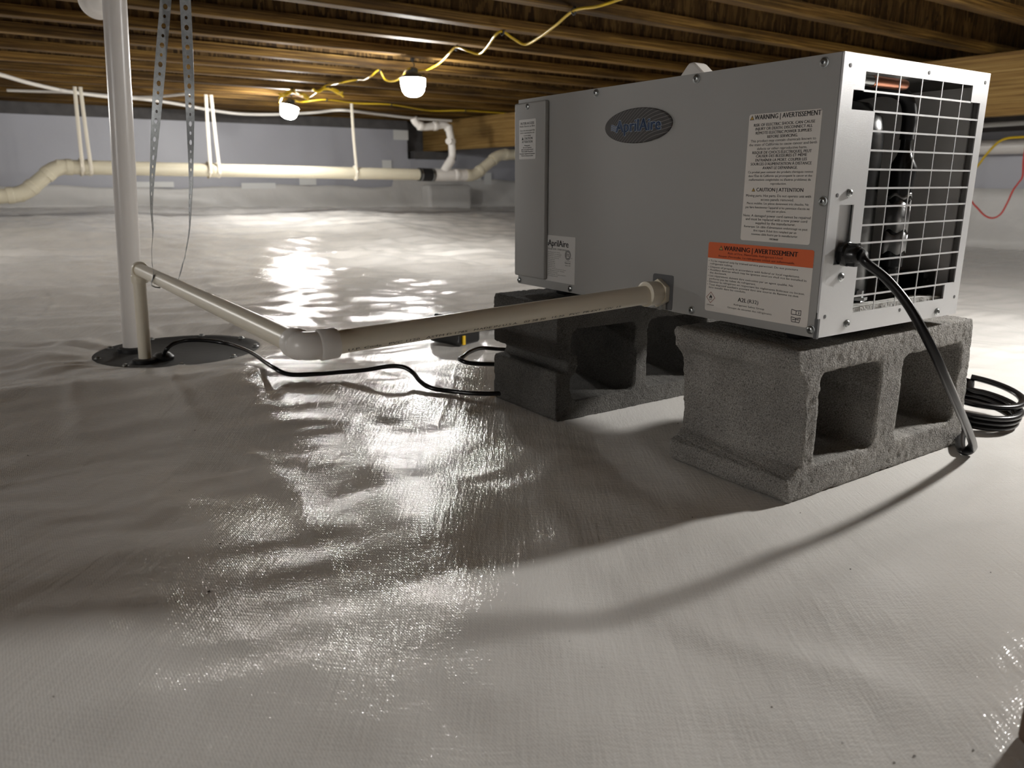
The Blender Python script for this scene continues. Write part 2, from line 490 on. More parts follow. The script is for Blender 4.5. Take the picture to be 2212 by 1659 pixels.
# ------------------------------------------------------------------ mesh helpers
class MB:
    def __init__(s):
        s.v = []; s.f = []; s.smooth = []

    def add(s, vs, fs, smooth=False):
        o = len(s.v)
        s.v += [tuple(p) for p in vs]
        for f in fs:
            s.f.append([i + o for i in f]); s.smooth.append(smooth)

    def box(s, o, ex, ey, ez, dx, dy, dz):
        """box with corner o, edge directions ex,ey,ez and lengths"""
        o = Vector(o)
        a, b, c = ex * dx, ey * dy, ez * dz
        vs = [o, o + a, o + a + b, o + b, o + c, o + a + c, o + a + b + c, o + b + c]
        s.add(vs, [(0, 3, 2, 1), (4, 5, 6, 7), (0, 1, 5, 4), (1, 2, 6, 5), (2, 3, 7, 6), (3, 0, 4, 7)])

    def prism(s, poly, ext):
        """closed planar outline extruded by a vector"""
        n = len(poly)
        ext = Vector(ext)
        vs = [Vector(p) for p in poly] + [Vector(p) + ext for p in poly]
        s.add(vs, [tuple(range(n))[::-1], tuple(range(n, 2 * n))] + [(i, (i + 1) % n, n + (i + 1) % n, n + i) for i in range(n)])

    def tube(s, pts, r, seg=12, ry=None, up=None, caps=True, closed=False, rs=None):
        pts = [Vector(p) for p in pts]
        n = len(pts)
        T = []
        for i in range(n):
            if closed:
                t = pts[(i + 1) % n] - pts[i - 1]
            else:
                t = pts[min(i + 1, n - 1)] - pts[max(i - 1, 0)]
            T.append(t.normalized())
        nrm = Vector(up) if up is not None else (Vector((0, 0, 1)) if abs(T[0].z) < 0.9 else Vector((1, 0, 0)))
        vs = []
        for i in range(n):
            nrm = nrm - T[i] * nrm.dot(T[i])
            if nrm.length < 1e-6:
                nrm = T[i].orthogonal()
            nrm.normalize()
            b = T[i].cross(nrm)
            rr = rs[i] if rs is not None else r
            r2 = ry if ry is not None else rr
            for k in range(seg):
                a = 2 * math.pi * k / seg
                vs.append(pts[i] + b * (math.cos(a) * rr) + nrm * (math.sin(a) * r2))
        fs = []
        m = n if closed else n - 1
        for i in range(m):
            j = (i + 1) % n
            for k in range(seg):
                k2 = (k + 1) % seg
                fs.append((i * seg + k, i * seg + k2, j * seg + k2, j * seg + k))
        s.add(vs, fs, True)
        if caps and not closed:
            o = len(s.v) - n * seg
            s.f.append([o + k for k in range(seg)][::-1]); s.smooth.append(False)
            s.f.append([o + (n - 1) * seg + k for k in range(seg)]); s.smooth.append(False)

    def lathe(s, prof, o, ax, seg=24, ref=None):
        """profile of (radius, height) about an axis"""
        o = Vector(o); ax = Vector(ax).normalized()
        x = Vector(ref) if ref is not None else ax.orthogonal()
        x = (x - ax * x.dot(ax)).normalized()
        y = ax.cross(x)
        vs = []
        for r, h in prof:
            for k in range(seg):
                a = 2 * math.pi * k / seg
                vs.append(o + ax * h + x * (math.cos(a) * r) + y * (math.sin(a) * r))
        fs = []
        for i in range(len(prof) - 1):
            for k in range(seg):
                k2 = (k + 1) % seg
                fs.append((i * seg + k, i * seg + k2, (i + 1) * seg + k2, (i + 1) * seg + k))
        s.add(vs, fs, True)
        b = len(s.v) - len(prof) * seg
        if prof[0][0] > 1e-6:
            s.f.append([b + k for k in range(seg)][::-1]); s.smooth.append(False)
        if prof[-1][0] > 1e-6:
            s.f.append([b + (len(prof) - 1) * seg + k for k in range(seg)]); s.smooth.append(False)

    def build(s, name, mat, parent=None, origin=None, frame=None, bevel=0.0, auto=True, label=None):
        """link as one object; origin/frame set the object's own axes"""
        me = bpy.data.meshes.new(name)
        if frame is None:
            mw = Matrix.Translation(origin if origin is not None else (0, 0, 0))
        else:
            ex, ey, ez = frame
            mw = Matrix.Translation(origin) @ Matrix((ex, ey, ez)).transposed().to_4x4()
        inv = mw.inverted()
        me.from_pydata([inv @ Vector(p) for p in s.v], [], s.f)
        me.polygons.foreach_set('use_smooth', s.smooth)
        me.update()
        if auto:
            bm = bmesh.new(); bm.from_mesh(me)
            bmesh.ops.recalc_face_normals(bm, faces=bm.faces)
            if any(s.smooth):
                for e in bm.edges:
                    if len(e.link_faces) == 2 and e.calc_face_angle(0) > 0.75:
                        e.smooth = False
            bm.to_mesh(me); bm.free()
        mats = mat if isinstance(mat, (list, tuple)) else [mat]
        for mm in mats:
            me.materials.append(mm)
        o = bpy.data.objects.new(name, me)
        COL.objects.link(o)
        o.matrix_world = mw
        if parent is not None:
            o.parent = parent
            o.matrix_parent_inverse = pw(parent).inverted()
        if bevel:
            md = o.modifiers.new('edge', 'BEVEL')
            md.width = bevel; md.segments = 2; md.limit_method = 'ANGLE'; md.angle_limit = 0.7
        if label:
            o['label'] = label
        return o


def pw(o):
    if o.parent is None:
        return o.matrix_basis.copy()
    return pw(o.parent) @ o.matrix_parent_inverse @ o.matrix_basis


def tag(o, label, cat, group=None):
    o['label'] = label; o['category'] = cat
    if group:
        o['group'] = group
    return o


def thing(name, loc, label, cat, group=None):
    o = bpy.data.objects.new(name, None)
    o.empty_display_size = 0.05
    COL.objects.link(o)
    o.location = loc
    return tag(o, label, cat, group)


def spline(pts, k=8, closed=False):
    pts = [Vector(p) for p in pts]
    n = len(pts)
    out = []
    for i in range(n if closed else n - 1):
        if closed:
            p0, p1, p2, p3 = pts[i - 1], pts[i], pts[(i + 1) % n], pts[(i + 2) % n]
        else:
            p0, p1, p2, p3 = pts[max(i - 1, 0)], pts[i], pts[i + 1], pts[min(i + 2, n - 1)]
        for j in range(k):
            t = j / k
            out.append(0.5 * (2 * p1 + (p2 - p0) * t + (2 * p0 - 5 * p1 + 4 * p2 - p3) * t * t + (3 * p1 - p0 - 3 * p2 + p3) * t ** 3))
    if not closed:
        out.append(pts[-1])
    return out


def fillet(p, c, q, r, k=8):
    """p - c - q with the corner rounded"""
    p, c, q = Vector(p), Vector(c), Vector(q)
    a = (p - c).normalized(); b = (q - c).normalized()
    s, e = c + a * r, c + b * r
    out = [p]
    for i in range(k + 1):
        t = i / k
        out.append(s * (1 - t) ** 2 + c * 2 * t * (1 - t) + e * t * t)
    return out + [q]


def rrect(w0, w1, h0, h1, r, k=4):
    out = []
    for cx, cy, a0 in ((w1 - r, h1 - r, 0), (w0 + r, h1 - r, 90), (w0 + r, h0 + r, 180), (w1 - r, h0 + r, 270)):
        for i in range(k + 1):
            a = math.radians(a0 + 90 * i / k)
            out.append((cx + r * math.cos(a), cy + r * math.sin(a)))
    return out


# ------------------------------------------------------------------ the setting
A0, A1, N0, N1 = -4.6, 5.2, -3.0, 7.0
TOPZ = 1.195
JZ = 0.96


def grid_axis(lo, hi, d0, d1, fine, coarse):
    out = [lo]
    while out[-1] < hi:
        p = out[-1]
        dist = max(d0 - p, p - d1, 0)
        out.append(p + fine + min(coarse, dist * 0.022))
    out[-1] = hi
    return np.array(out)


ga = grid_axis(A0, A1, -0.5, 1.7, 0.0065, 0.05)
gn = grid_axis(N0, N1, -0.1, 2.2, 0.0065, 0.04)
AA, NN = np.meshgrid(ga, gn)
XX = AA * JD.x + NN * ND.x
YY = AA * JD.y + NN * ND.y
HH = floor_h(XX, YY)
nv = XX.size
me = bpy.data.meshes.new('floor')
me.vertices.add(nv)
co = np.empty((nv, 3)); co[:, 0] = XX.ravel(); co[:, 1] = YY.ravel(); co[:, 2] = HH.ravel()
me.vertices.foreach_set('co', co.ravel())
w, hgt = len(ga), len(gn)
ii = (np.arange(hgt - 1)[:, None] * w + np.arange(w - 1)[None, :]).ravel()
quads = np.stack([ii, ii + 1, ii + w + 1, ii + w], 1)
me.loops.add(quads.size); me.loops.foreach_set('vertex_index', quads.ravel())
me.polygons.add(len(quads)); me.polygons.foreach_set('loop_start', np.arange(0, quads.size, 4))
me.polygons.foreach_set('use_smooth', np.ones(len(quads), bool))
me.update(); me.validate()
me.materials.append(M['liner'])
floor = bpy.data.objects.new('floor', me); COL.objects.link(floor)
floor['kind'] = 'structure'; floor['label'] = 'white woven plastic sheet laid over uneven ground'

# ceiling: strand-board panels over joists
ceil = bpy.data.objects.new('ceiling', None); COL.objects.link(ceil)
ceil['kind'] = 'structure'
mb = MB()
a = A0
cols = []
while a < A1 - 0.01:
    cols.append((a, min(a + 1.22, A1))); a += 1.22
k = 0
for (p, q) in cols:
    n = N0 - (0.6 if k % 2 else 0.0)
    while n < N1 - 0.01:
        n2 = min(n + 2.44, N1 + 0.1)
        mb = MB()
        mb.box(hp(p + 0.002, n + 0.002, TOPZ), JD, ND, Z, q - p - 0.004, n2 - n - 0.004, 0.019)
        mb.build('sheathing_panel', M['osb'], ceil, hp(p, n, TOPZ), (JD, ND, Z))
        n += 2.44
    k += 1
JN = [3.03 + 0.4065 * i for i in range(-14, 10)]
for j in JN:
    if j < N0 + 0.05 or j > N1 - 0.1:
        continue
    jo = None
    for nm, z0_, z1_, n0_, n1_ in (('joist', 0.0, 0.038, 0.0, 0.058), ('web', 0.0378, TOPZ - JZ - 0.0375, 0.024, 0.034), ('flange', TOPZ - JZ - 0.038, TOPZ - JZ - 0.0005, 0.0, 0.058)):
        mb = MB()
        nseg = 12
        vs, fs = [], []
        for i in range(nseg + 1):
            aa = A0 + (A1 - A0) * i / nseg
            w_ = 0.004 * math.sin(aa * 1.7 + j * 9)
            zb = JZ + (0.003 * math.sin(aa * 2.3 + j * 5) if z0_ < 0.2 else 0.0)
            c_ = 0.003 if nm == 'joist' else 0.0002
            vs += [hp(aa, j + w_ + n0_, zb + z0_ + c_), hp(aa, j + w_ + n0_ + c_, zb + z0_), hp(aa, j + w_ + n1_ - c_, zb + z0_), hp(aa, j + w_ + n1_, zb + z0_ + c_), hp(aa, j + w_ + n1_, zb + z1_), hp(aa, j + w_ + n0_, zb + z1_)]
        for i in range(nseg):
            for q in range(6):
                q2 = (q + 1) % 6
                fs.append((i * 6 + q, i * 6 + q2, i * 6 + 6 + q2, i * 6 + 6 + q))
        fs += [tuple(range(6)), tuple(range(nseg * 6, nseg * 6 + 6))]
        mb.add(vs, fs)
        o = mb.build(nm, M['web'] if nm == 'web' else M['joist'], jo or ceil, hp(A0, j, JZ), (JD, ND, Z))
        jo = jo or o
# rim joist and sill plates on the far wall
mb = MB(); mb.box(hp(A0, N1 + 0.02, JZ), JD, ND, Z, A1 - A0, 0.04, TOPZ - JZ); mb.build('rim_joist', M['joist'], ceil, hp(A0, N1, JZ), (JD, ND, Z))

# far wall with the beam pocket
WT = 0.873
PK0, PK1, PKZ = 3.74, 4.30, 0.605


def wall_mesh(name, parts, mat, org):
    mb = MB()
    for (p, q, z0, z1) in parts:
        mb.box(hp(p, N1, z0), JD, ND, Z, q - p, 0.2, z1 - z0)
    return mb.build(name, mat, None, org, (JD, ND, Z))


wf = wall_mesh('wall_far', [(A0, PK0, -0.2, WT), (PK0, PK1, -0.2, PKZ), (PK1, A1, -0.2, 0.80)], M['wall'], hp(A0, N1, 0))
wf['kind'] = 'structure'; wf['label'] = 'grey painted foundation wall with a notch for the beam'
mb = MB(); mb.box(hp(A0, N1 - 0.012, WT + 0.001), JD, ND, Z, PK0 - A0, 0.2, JZ - WT - 0.002)
mb.build('sill_plate', M['bare'], wf, hp(A0, N1, WT), (JD, ND, Z), label='dark bare band along the top of the wall')
mb = MB(); mb.box(hp(PK1, N1 - 0.012, 0.80), JD, ND, Z, A1 - PK1, 0.2, JZ - 0.801)
mb.build('sill_plate', M['bare'], wf, hp(A0, N1, WT), (JD, ND, Z))
mb = MB(); mb.box(hp(PK0, N1 + 0.15, PKZ), JD, ND, Z, PK1 - PK0, 0.05, JZ - PKZ - 0.001); mb.build('pocket_back', M['bare'], wf)
mb = MB(); mb.box(hp(3.80, N1 - 0.03, PKZ + 0.001), JD, ND, Z, 0.44, 0.15, 0.074); mb.build('pocket_shim', M['bare'], wf)
# sheet turned up the wall, with a wavy top edge, and its tape patches
na = 220
vs, fs = [], []
for i in range(na + 1):
    aa = A0 + 0.01 + (A1 - A0 - 0.02) * i / na
    top = (0.35 if aa < 3.55 else 0.50 if aa < 4.35 else 0.40) + 0.012 * math.sin(aa * 3.1) + 0.006 * math.sin(aa * 11)
    for kz in range(9):
        t = kz / 8
        b = 0.012 + 0.05 * (1 - t) ** 3 + 0.010 * math.sin(aa * 9 + t * 4) * (1 - t) + 0.006 * math.sin(aa * 23 + t * 7) * (1 - t)
        p = hp(aa, N1 - b - 0.006, 0)
        z0 = fz(p.x, p.y) - 0.006
        vs.append(p + Z * (z0 + (top - z0) * t))
for i in range(na):
    for kz in range(8):
        fs.append((i * 9 + kz, i * 9 + 9 + kz, i * 9 + 10 + kz, i * 9 + kz + 1))
mb = MB(); mb.add(vs, fs, True)
o = mb.build('wall_sheet', M['film'], wf, label='white plastic sheet turned up the foot of the wall')
sd = o.modifiers.new('thick', 'SOLIDIFY'); sd.thickness = 0.002
for (aa, zz, ww, hh) in ((2.1, 0.33, 0.30, 0.05), (2.62, 0.36, 0.16, 0.06), (1.2, 0.345, 0.35, 0.045), (3.58, 0.78, 0.16, 0.09), (3.45, 0.45, 0.10, 0.14),
                         (4.42, 0.40, 0.16, 0.09), (4.62, 0.36, 0.09, 0.12), (3.9, 0.47, 0.5, 0.05)):
    mb = MB(); mb.box(hp(aa, N1 - 0.024, zz), JD, ND, Z, ww, 0.002, hh); mb.build('tape_patch', M['tape'], wf)
# footing wrapped in the sheet below the beam pocket
mb = MB()
pf = hp(3.86, N1 - 0.20, 0)
z0 = fz(pf.x, pf.y) - 0.03
mb.box(hp(3.86, N1 - 0.19, z0), JD, ND, Z, 0.50, 0.165, 0.36 - z0)
o = mb.build('wrapped_footing', M['film'], wf, bevel=0.03, label='block of footing wrapped in white sheet')

# other walls
mb = MB(); mb.box(hp(A1, N0, -0.2), JD, ND, Z, 0.2, N1 - N0 + 0.2, 0.2 + 0.68)
wr_ = mb.build('wall_right', M['wall'], None, hp(A1, N0, 0), (JD, ND, Z)); wr_['kind'] = 'structure'; wr_['label'] = 'grey painted wall beyond the wooden beam'
mb = MB(); mb.box(hp(A1 - 0.05, N0, 0.681), JD, ND, Z, 0.25, N1 - N0 + 0.2, TOPZ - 0.681)
mb.build('ledge', M['bare'], wr_, label='dark bare masonry above the painted wall')
vs, fs = [], []
for i in range(161):
    n_ = N0 + 0.01 + (N1 - N0 - 0.1) * i / 160
    for kz in range(7):
        t = kz / 6
        b = 0.010 + 0.07 * (1 - t) ** 3 + 0.012 * math.sin(n_ * 6 + t * 4) * (1 - t)
        p = hp(A1 - b - 0.01, n_, 0)
        z0 = fz(p.x, p.y) - 0.006
        vs.append(p + Z * (z0 + (0.36 + 0.01 * math.sin(n_ * 5) - z0) * t))
for i in range(160):
    for kz in range(6):
        fs.append((i * 7 + kz, i * 7 + 7 + kz, i * 7 + 8 + kz, i * 7 + kz + 1))
mb = MB(); mb.add(vs, fs, True)
o = mb.build('wall_sheet', M['film'], wr_, label='white plastic sheet turned up the foot of the right wall')
sd = o.modifiers.new('thick', 'SOLIDIFY'); sd.thickness = 0.002
mb = MB(); mb.box(hp(A0 - 0.2, N0, -0.2), JD, ND, Z, 0.2, N1 - N0 + 0.2, TOPZ + 0.2)
o = mb.build('wall_left', M['wall'], None, hp(A0, N0, 0), (JD, ND, Z)); o['kind'] = 'structure'
mb = MB(); mb.box(hp(A0 - 0.2, N0 - 0.2, -0.2), JD, ND, Z, A1 - A0 + 0.4, 0.2, TOPZ + 0.2)
o = mb.build('wall_back', M['wall'], None, hp(A0, N0, 0), (JD, ND, Z)); o['kind'] = 'structure'

# wooden girder under the joists, two plies
bmo = bpy.data.objects.new('beam', None); COL.objects.link(bmo); bmo.location = hp(4.0, N0, 0.68)
bmo['kind'] = 'structure'; bmo['label'] = 'pale wooden girder carrying the joists'
for da in (0.0, 0.042):
    mb = MB(); mb.box(hp(3.975 + da, N0 + 0.01, 0.682), ND, JD, Z, N1 - N0 + 0.1, 0.040, JZ - 0.688)
    mb.build('plank', M['beam'], bmo, hp(4.0 + da, N0, 0.68), (ND, -JD, Z), bevel=0.003)


# ------------------------------------------------------------------ text
TXT = {}


def want(*lines):
    for s in lines:
        TXT[s] = None


LA = [  # text, centre in px from label top (of 1268), width fraction, cap height in px, bold
    ('WARNING | AVERTISSEMENT', 33, 0.905, 46, 1), ('RISK OF ELECTRIC SHOCK. CAN CAUSE', 108, 0.84, 27, 1), ('INJURY OR DEATH. DISCONNECT ALL', 146, 0.785, 27, 1),
    ('REMOTE ELECTRIC POWER SUPPLIES', 186, 0.77, 27, 1), ('BEFORE SERVICING.', 226, 0.42, 27, 1), ('This product may contain chemicals known to', 263, 0.905, 25, 0),
    ('the state of California to cause cancer and birth', 300, 0.94, 25, 0), ('defects or other reproductive harm.', 340, 0.695, 25, 0),
    ('RISQUE DE CHOCS ÉLECTRIQUES. PEUT', 378, 0.825, 27, 1), ('CAUSER DES BLESSURES ET MÊME', 413, 0.71, 27, 1), ('ENTRAÎNER LA MORT. COUPER LES', 453, 0.717, 27, 1),
    ("SOURCES D'ALIMENTATION À DISTANCE", 491, 0.85, 27, 1), ('AVANT LE DÉPANNAGE.', 530, 0.49, 27, 1), ('Ce produit peut contenir des produits chimiques connus', 571, 0.91, 22, 0),
    ("dans l'État de Californie qui provoquent le cancer et des", 608, 0.895, 22, 0), ("malformations congénitales ou d'autres problèmes de", 646, 0.87, 22, 0),
    ('reproduction.', 685, 0.225, 22, 0), ('CAUTION | ATTENTION', 745, 0.66, 36, 1), ('Moving parts. Hot parts. Do not operate unit with', 805, 0.92, 25, 0),
    ('access panels removed.', 843, 0.47, 25, 0), ('Pieces mobiles. Les pièces deviennent très chaudes. Ne', 883, 0.876, 22, 0),
    ("pas faire fonctionner l'appareil si les panneaux d'accès ne", 923, 0.91, 22, 0), ('sont pas en place.', 958, 0.28, 22, 0),
    ('Note: A damaged power cord cannot be repaired', 1008, 0.96, 25, 0), ('and must be replaced with a new power cord', 1044, 0.88, 25, 0),
    ('supplied by the manufacturer.', 1081, 0.573, 25, 0), ("Remarque: Un câble d'alimentation endommagé ne peut", 1121, 0.91, 22, 0),
    ('être réparé. Il doit être remplacé par un', 1159, 0.616, 22, 0), ('nouveau câble fourni par le manufacturier.', 1196, 0.67, 22, 0), ('10028668', 1238, 0.125, 18, 1)]
LB = ['• To be repaired only by trained service personnel. Do not puncture', '   refrigerant tubing.', '• Dispose of properly in accordance with federal or local regulations.',
      '• Auxiliary devices which may be ignition sources shall not be installed in', '   the ductwork.', '• Les réparations doivent être exécutées par un agent qualifié. Ne',
      '   perforez pas les tubes de refrigerant.', '• Éliminer le réfrigérant en respectant les règlements fédéraux ou locaux.',
      '• Tout dispositif auxiliaire pouvant être une source de flamme ne doit', '   être installé dans les conduits.']
LBW = [0.865, 0.235, 0.885, 0.945, 0.18, 0.835, 0.475, 0.94, 0.89, 0.385]
LF = [('FILTER ACCESS', 0.10, 0.80, 0.058, 1), ("Point d'accès au filtre", 0.17, 0.90, 0.045, 0), ('Close the access panel fully', 0.275, 0.88, 0.04, 0), ('before operating the unit', 0.335, 0.84, 0.04, 0),
      ('to avoid damage', 0.40, 0.42, 0.036, 0), ('CAUTION', 0.475, 0.50, 0.058, 1), ('ATTENTION', 0.56, 0.62, 0.058, 1), ('Moving parts.', 0.655, 0.34, 0.034, 1), ('Do not operate', 0.705, 0.50, 0.034, 1),
      ('with access panel removed.', 0.755, 0.72, 0.034, 1), ('Pièces mobiles. Ne pas faire', 0.805, 0.70, 0.034, 1), ("fonctionner l'appareil si les panneaux", 0.86, 0.92, 0.034, 1), ("d'accès ne sont pas en place", 0.91, 0.70, 0.034, 1)]
LP = ['Refrigerant: R32', 'Rated voltage', 'Rated current', 'Frequency', 'Phase', 'Charge', 'Design pressure high', 'Design pressure low', 'Maximum circuit', 'For residential use']
PIPE_TXT = 'U.P. Code   PVC 1120   ASTM D 1785   MADE IN U.S.A.   02 28 20   15:20   PVC  PR-EXT  CIV  15'
want(*[l[0] for l in LA]); want(*LB); want(*[l[0] for l in LF]); want(*LP)
want('AprilAire', 'A2L', '(R32)', 'Refrigerant Safety Group', 'Groupe de sécurité des réfrigérants', 'Risk of Fire. Flammable Refrigerant Used.',
     "Risque d'incendie. Le réfrigérant utilisé est inflammable.", 'ETL', 'Intertek', '5021170', 'US', 'i', '!', PIPE_TXT, '70 PINTS/DAY', 'Model E070')


def bake_text():
    obs = []
    for s in TXT:
        for bold in (0, 1):
            cu = bpy.data.curves.new('t', 'FONT')
            cu.body = s; cu.size = 1.0; cu.resolution_u = 2
            cu.offset = 0.0
            ob = bpy.data.objects.new('t', cu); COL.objects.link(ob)
            obs.append((s, bold, ob))
    dg = bpy.context.evaluated_depsgraph_get(); dg.update()
    for s, bold, ob in obs:
        m_ = ob.evaluated_get(dg).to_mesh()
        n_ = len(m_.vertices)
        vv = np.empty(n_ * 3); m_.vertices.foreach_get('co', vv)
        vv = vv.reshape(-1, 3)
        ff = [list(p.vertices) for p in m_.polygons]
        if TXT[s] is None:
            TXT[s] = {}
        TXT[s][bold] = (vv.copy(), ff)
        ob.evaluated_get(dg).to_mesh_clear()
    for s, bold, ob in obs:
        cu = ob.data
        bpy.data.objects.remove(ob); bpy.data.curves.remove(cu)


bake_text()
CAPH = 0.70


def put_text(mb, s, bold, o, ex, ey, width, cap, align='C', mapper=None):
    """lettering laid flat: o is the middle (or left end) of the line at half cap height"""
    vv, ff = TXT[s][bold]
    if len(vv) == 0:
        return
    x0, x1 = vv[:, 0].min(), vv[:, 0].max()
    cap_v = TXT['AprilAire'][0][0][:, 1].max()
    sx = width / (x1 - x0); sy = cap / cap_v
    xs = (vv[:, 0] - x0) * sx - (width / 2 if align == 'C' else 0)
    ys = (vv[:, 1]) * sy - cap / 2
    if mapper:
        mb.add([mapper(a, b) for a, b in zip(xs, ys)], ff)
        return
    # heavier strokes: the same outline laid down again a hair to either side
    for q in ((-1, 1) if not bold else (-1.9, 0, 1.9)):
        mb.add([o + ex * float(a + q * 0.022 * cap) + ey * float(b) for a, b in zip(xs, ys)], ff)


# ------------------------------------------------------------------ dehumidifier
UB, UT, UL, UW = 0.2100, 0.5268, 0.6255, 0.3195
unit = thing('dehumidifier', uv(UL / 2, UW / 2, UB), 'grey metal crawlspace dehumidifier box with grille end standing on two concrete blocks', 'dehumidifier')
FRU = (-U, Z, -V)       # axes on the long labelled side: x towards the grille, y up, z outwards


def fpt(s, z, out=0.0):
    return uv(s, -out, z)


def ept(v, z, out=0.0):
    return uv(-out, v, z)


# shell: long side, top, back, far end, floor pan (sheet metal folded, open at the grille end)
t_ = 0.0016
mb = MB()
# front side panel runs to a folded edge just short of the grille end; notch left for the drain pocket
D0, D1, DZ1 = 0.2365, 0.2765, 0.2603
mb.box(uv(0.0035, 0, UB), U, V, Z, D0 - 0.0035, t_, UT - UB)
mb.box(uv(D1, 0, UB), U, V, Z, UL - D1, t_, UT - UB)
mb.box(uv(D0, 0, DZ1), U, V, Z, D1 - D0, t_, UT - DZ1)
mb.box(uv(0.0035, t_, UB), U, V, Z, t_, 0.012, UT - UB)
mb.build('side_panel', M['coat'], unit)
mb = MB()
mb.box(uv(0.002, t_, UT - t_), U, V, Z, UL - 0.002, UW - t_ * 2, t_)
mb.box(uv(0.002, UW - t_, UB), U, V, Z, UL - 0.002, t_, UT - UB)
mb.box(uv(UL - t_, t_, UB), U, V, Z, t_, UW - 2 * t_, UT - UB)
mb.box(uv(0.002, t_, UB), U, V, Z, UL - 0.002 - t_, UW - 2 * t_, t_)
mb.build('casing', M['coat'], unit)
# black liner behind the grille, lightened grey inside of the back wall
mb = MB()
i0, i1, j0, j1, k0, k1 = 0.012, 0.20, 0.008, UW - 0.006, UB + 0.004, UT - 0.004
mb.box(uv(i1, j0, k0), U, V, Z, 0.003, j1 - j0, k1 - k0)
mb.box(uv(i0, j0, k0), U, V, Z, i1 - i0, 0.003, k1 - k0)
mb.box(uv(i0, j0 + 0.003, k0), U, V, Z, i1 - i0, j1 - j0 - 0.006, 0.003)
mb.build('inner_liner', M['dark'], unit)
mb = MB()
mb.box(uv(0.014, j1 - 0.003, k0), U, V, Z, i1 - 0.014, 0.003, k1 - k0 - 0.012)
mb.build('inner_panel', M['panel_lightened'], unit)
mb = MB(); mb.box(uv(0.014, 0.02, k1 - 0.003), U, V, Z, i1 - 0.014, 0.20, 0.003); mb.build('inner_panel', M['panel_lightened'], unit)

# grille end panel: sheet with stepped opening
vc = [0.0, 0.0224, 0.0425, 0.068, 0.279, 0.303, UW]
zc = [UB, 0.2345, 0.2545, 0.4683, 0.4893, 0.5095, UT]


def is_open(i, j):
    z = (zc[j] + zc[j + 1]) / 2; v = (vc[i] + vc[i + 1]) / 2
    if z < 0.2345 or z > 0.5095:
        return False
    if z > 0.4893:
        return 0.0425 < v < 0.279
    if z > 0.4683:
        return 0.0224 < v < 0.303
    if z > 0.2545:
        return 0.068 < v < 0.303
    return 0.068 < v < 0.279


# row 1 lies between .4683 and .4893; rows below run down to .2545
endp = bpy.data.objects.new('end_panel', None); COL.objects.link(endp)
endp.matrix_world = Matrix.Translation(uv(0, UW / 2, UB)); endp.parent = unit; endp.matrix_parent_inverse = pw(unit).inverted()
SL = (0.0185, 0.047, 0.2955, 0.364)   # pressed cord recess
vc2 = sorted(set(vc + [SL[0], SL[1]])); zc2 = sorted(set(zc + [SL[2], SL[3]]))
vcs, zcs = vc2, zc2
mb = MB()
ET = 0.0018
solid = {}
for i in range(len(vcs) - 1):
    for j in range(len(zcs) - 1):
        v = (vcs[i] + vcs[i + 1]) / 2; z = (zcs[j] + zcs[j + 1]) / 2
        op = False
        if 0.4893 < z < 0.5095: op = 0.0425 < v < 0.279
        elif 0.4683 < z < 0.4893: op = 0.0224 < v < 0.303
        elif 0.2545 < z < 0.4683: op = 0.068 < v < 0.303
        elif 0.2345 < z < 0.2545: op = 0.068 < v < 0.279
        if SL[0] < v < SL[1] and SL[2] < z < SL[3]: op = True
        solid[i, j] = not op
idx = {}


def gv(i, j, k):
    key = (i, j, k)
    if key not in idx:
        idx[key] = len(mb.v); mb.v.append(tuple(uv(ET * k, vcs[i], zcs[j])))
    return idx[key]


for (i, j), s_ in solid.items():
    if not s_:
        continue
    mb.f.append([gv(i, j, 0), gv(i, j + 1, 0), gv(i + 1, j + 1, 0), gv(i + 1, j, 0)])
    mb.f.append([gv(i, j, 1), gv(i + 1, j, 1), gv(i + 1, j + 1, 1), gv(i, j + 1, 1)])
    for di, dj, e in ((-1, 0, ((i, j), (i, j + 1))), (1, 0, ((i + 1, j + 1), (i + 1, j))), (0, -1, ((i + 1, j), (i, j))), (0, 1, ((i, j + 1), (i + 1, j + 1)))):
        if not solid.get((i + di, j + dj), False):
            (p0, p1), (q0, q1) = e
            mb.f.append([gv(p0, p1, 0), gv(p0, p1, 1), gv(q0, q1, 1), gv(q0, q1, 0)])
mb.smooth = [False] * len(mb.f)
# folded returns along the four edges
mb.box(uv(ET, 0.001, UB + 0.03), U, V, Z, 0.010, 0.0014, UT - UB - 0.031)
mb.box(uv(ET, 0.003, UT - 0.0012), U, V, Z, 0.012, UW - 0.006, 0.0016)
mb.build('face_plate', M['coat_end'], endp)
mb = MB()
pl = rrect(SL[0] - 0.001, SL[1] + 0.001, SL[2] - 0.001, SL[3] + 0.001, 0.004)
mb.prism([ept(v, z, -0.0045) for v, z in pl], U * 0.001)
mb.build('cord_recess', M['coat_end'], endp)
bw = 0.0011
for zb_, l, r in ((0.4893, 0.0424, 0.2792), (0.4683, 0.0222, 0.3032)):
    pass
zrows = [0.4893, 0.4683, 0.4468, 0.4254, 0.404, 0.3826, 0.3612, 0.3396, 0.3183, 0.297, 0.2757, 0.2546]
for zb_ in zrows:
    l, r = (0.066, 0.3032)
    if zb_ == 0.4893: l, r = 0.0422, 0.2795
    mb = MB(); mb.box(ept(l, zb_ - bw, -0.0002), U, V, Z, 0.0012, r - l, 2 * bw); mb.build('grille_bar', M['coat_end'], endp)
for vb, z0, z1 in ((0.0665, 0.467, 0.5097), (0.1135, 0.2343, 0.5097), (0.1605, 0.2343, 0.5097), (0.207, 0.2343, 0.5097), (0.2545, 0.2343, 0.5097)):
    mb = MB(); mb.box(ept(vb - 0.0008, z0, -0.0003), U, V, Z, 0.0010, 0.0016, z1 - z0); mb.build('grille_bar', M['coat_end'], endp)
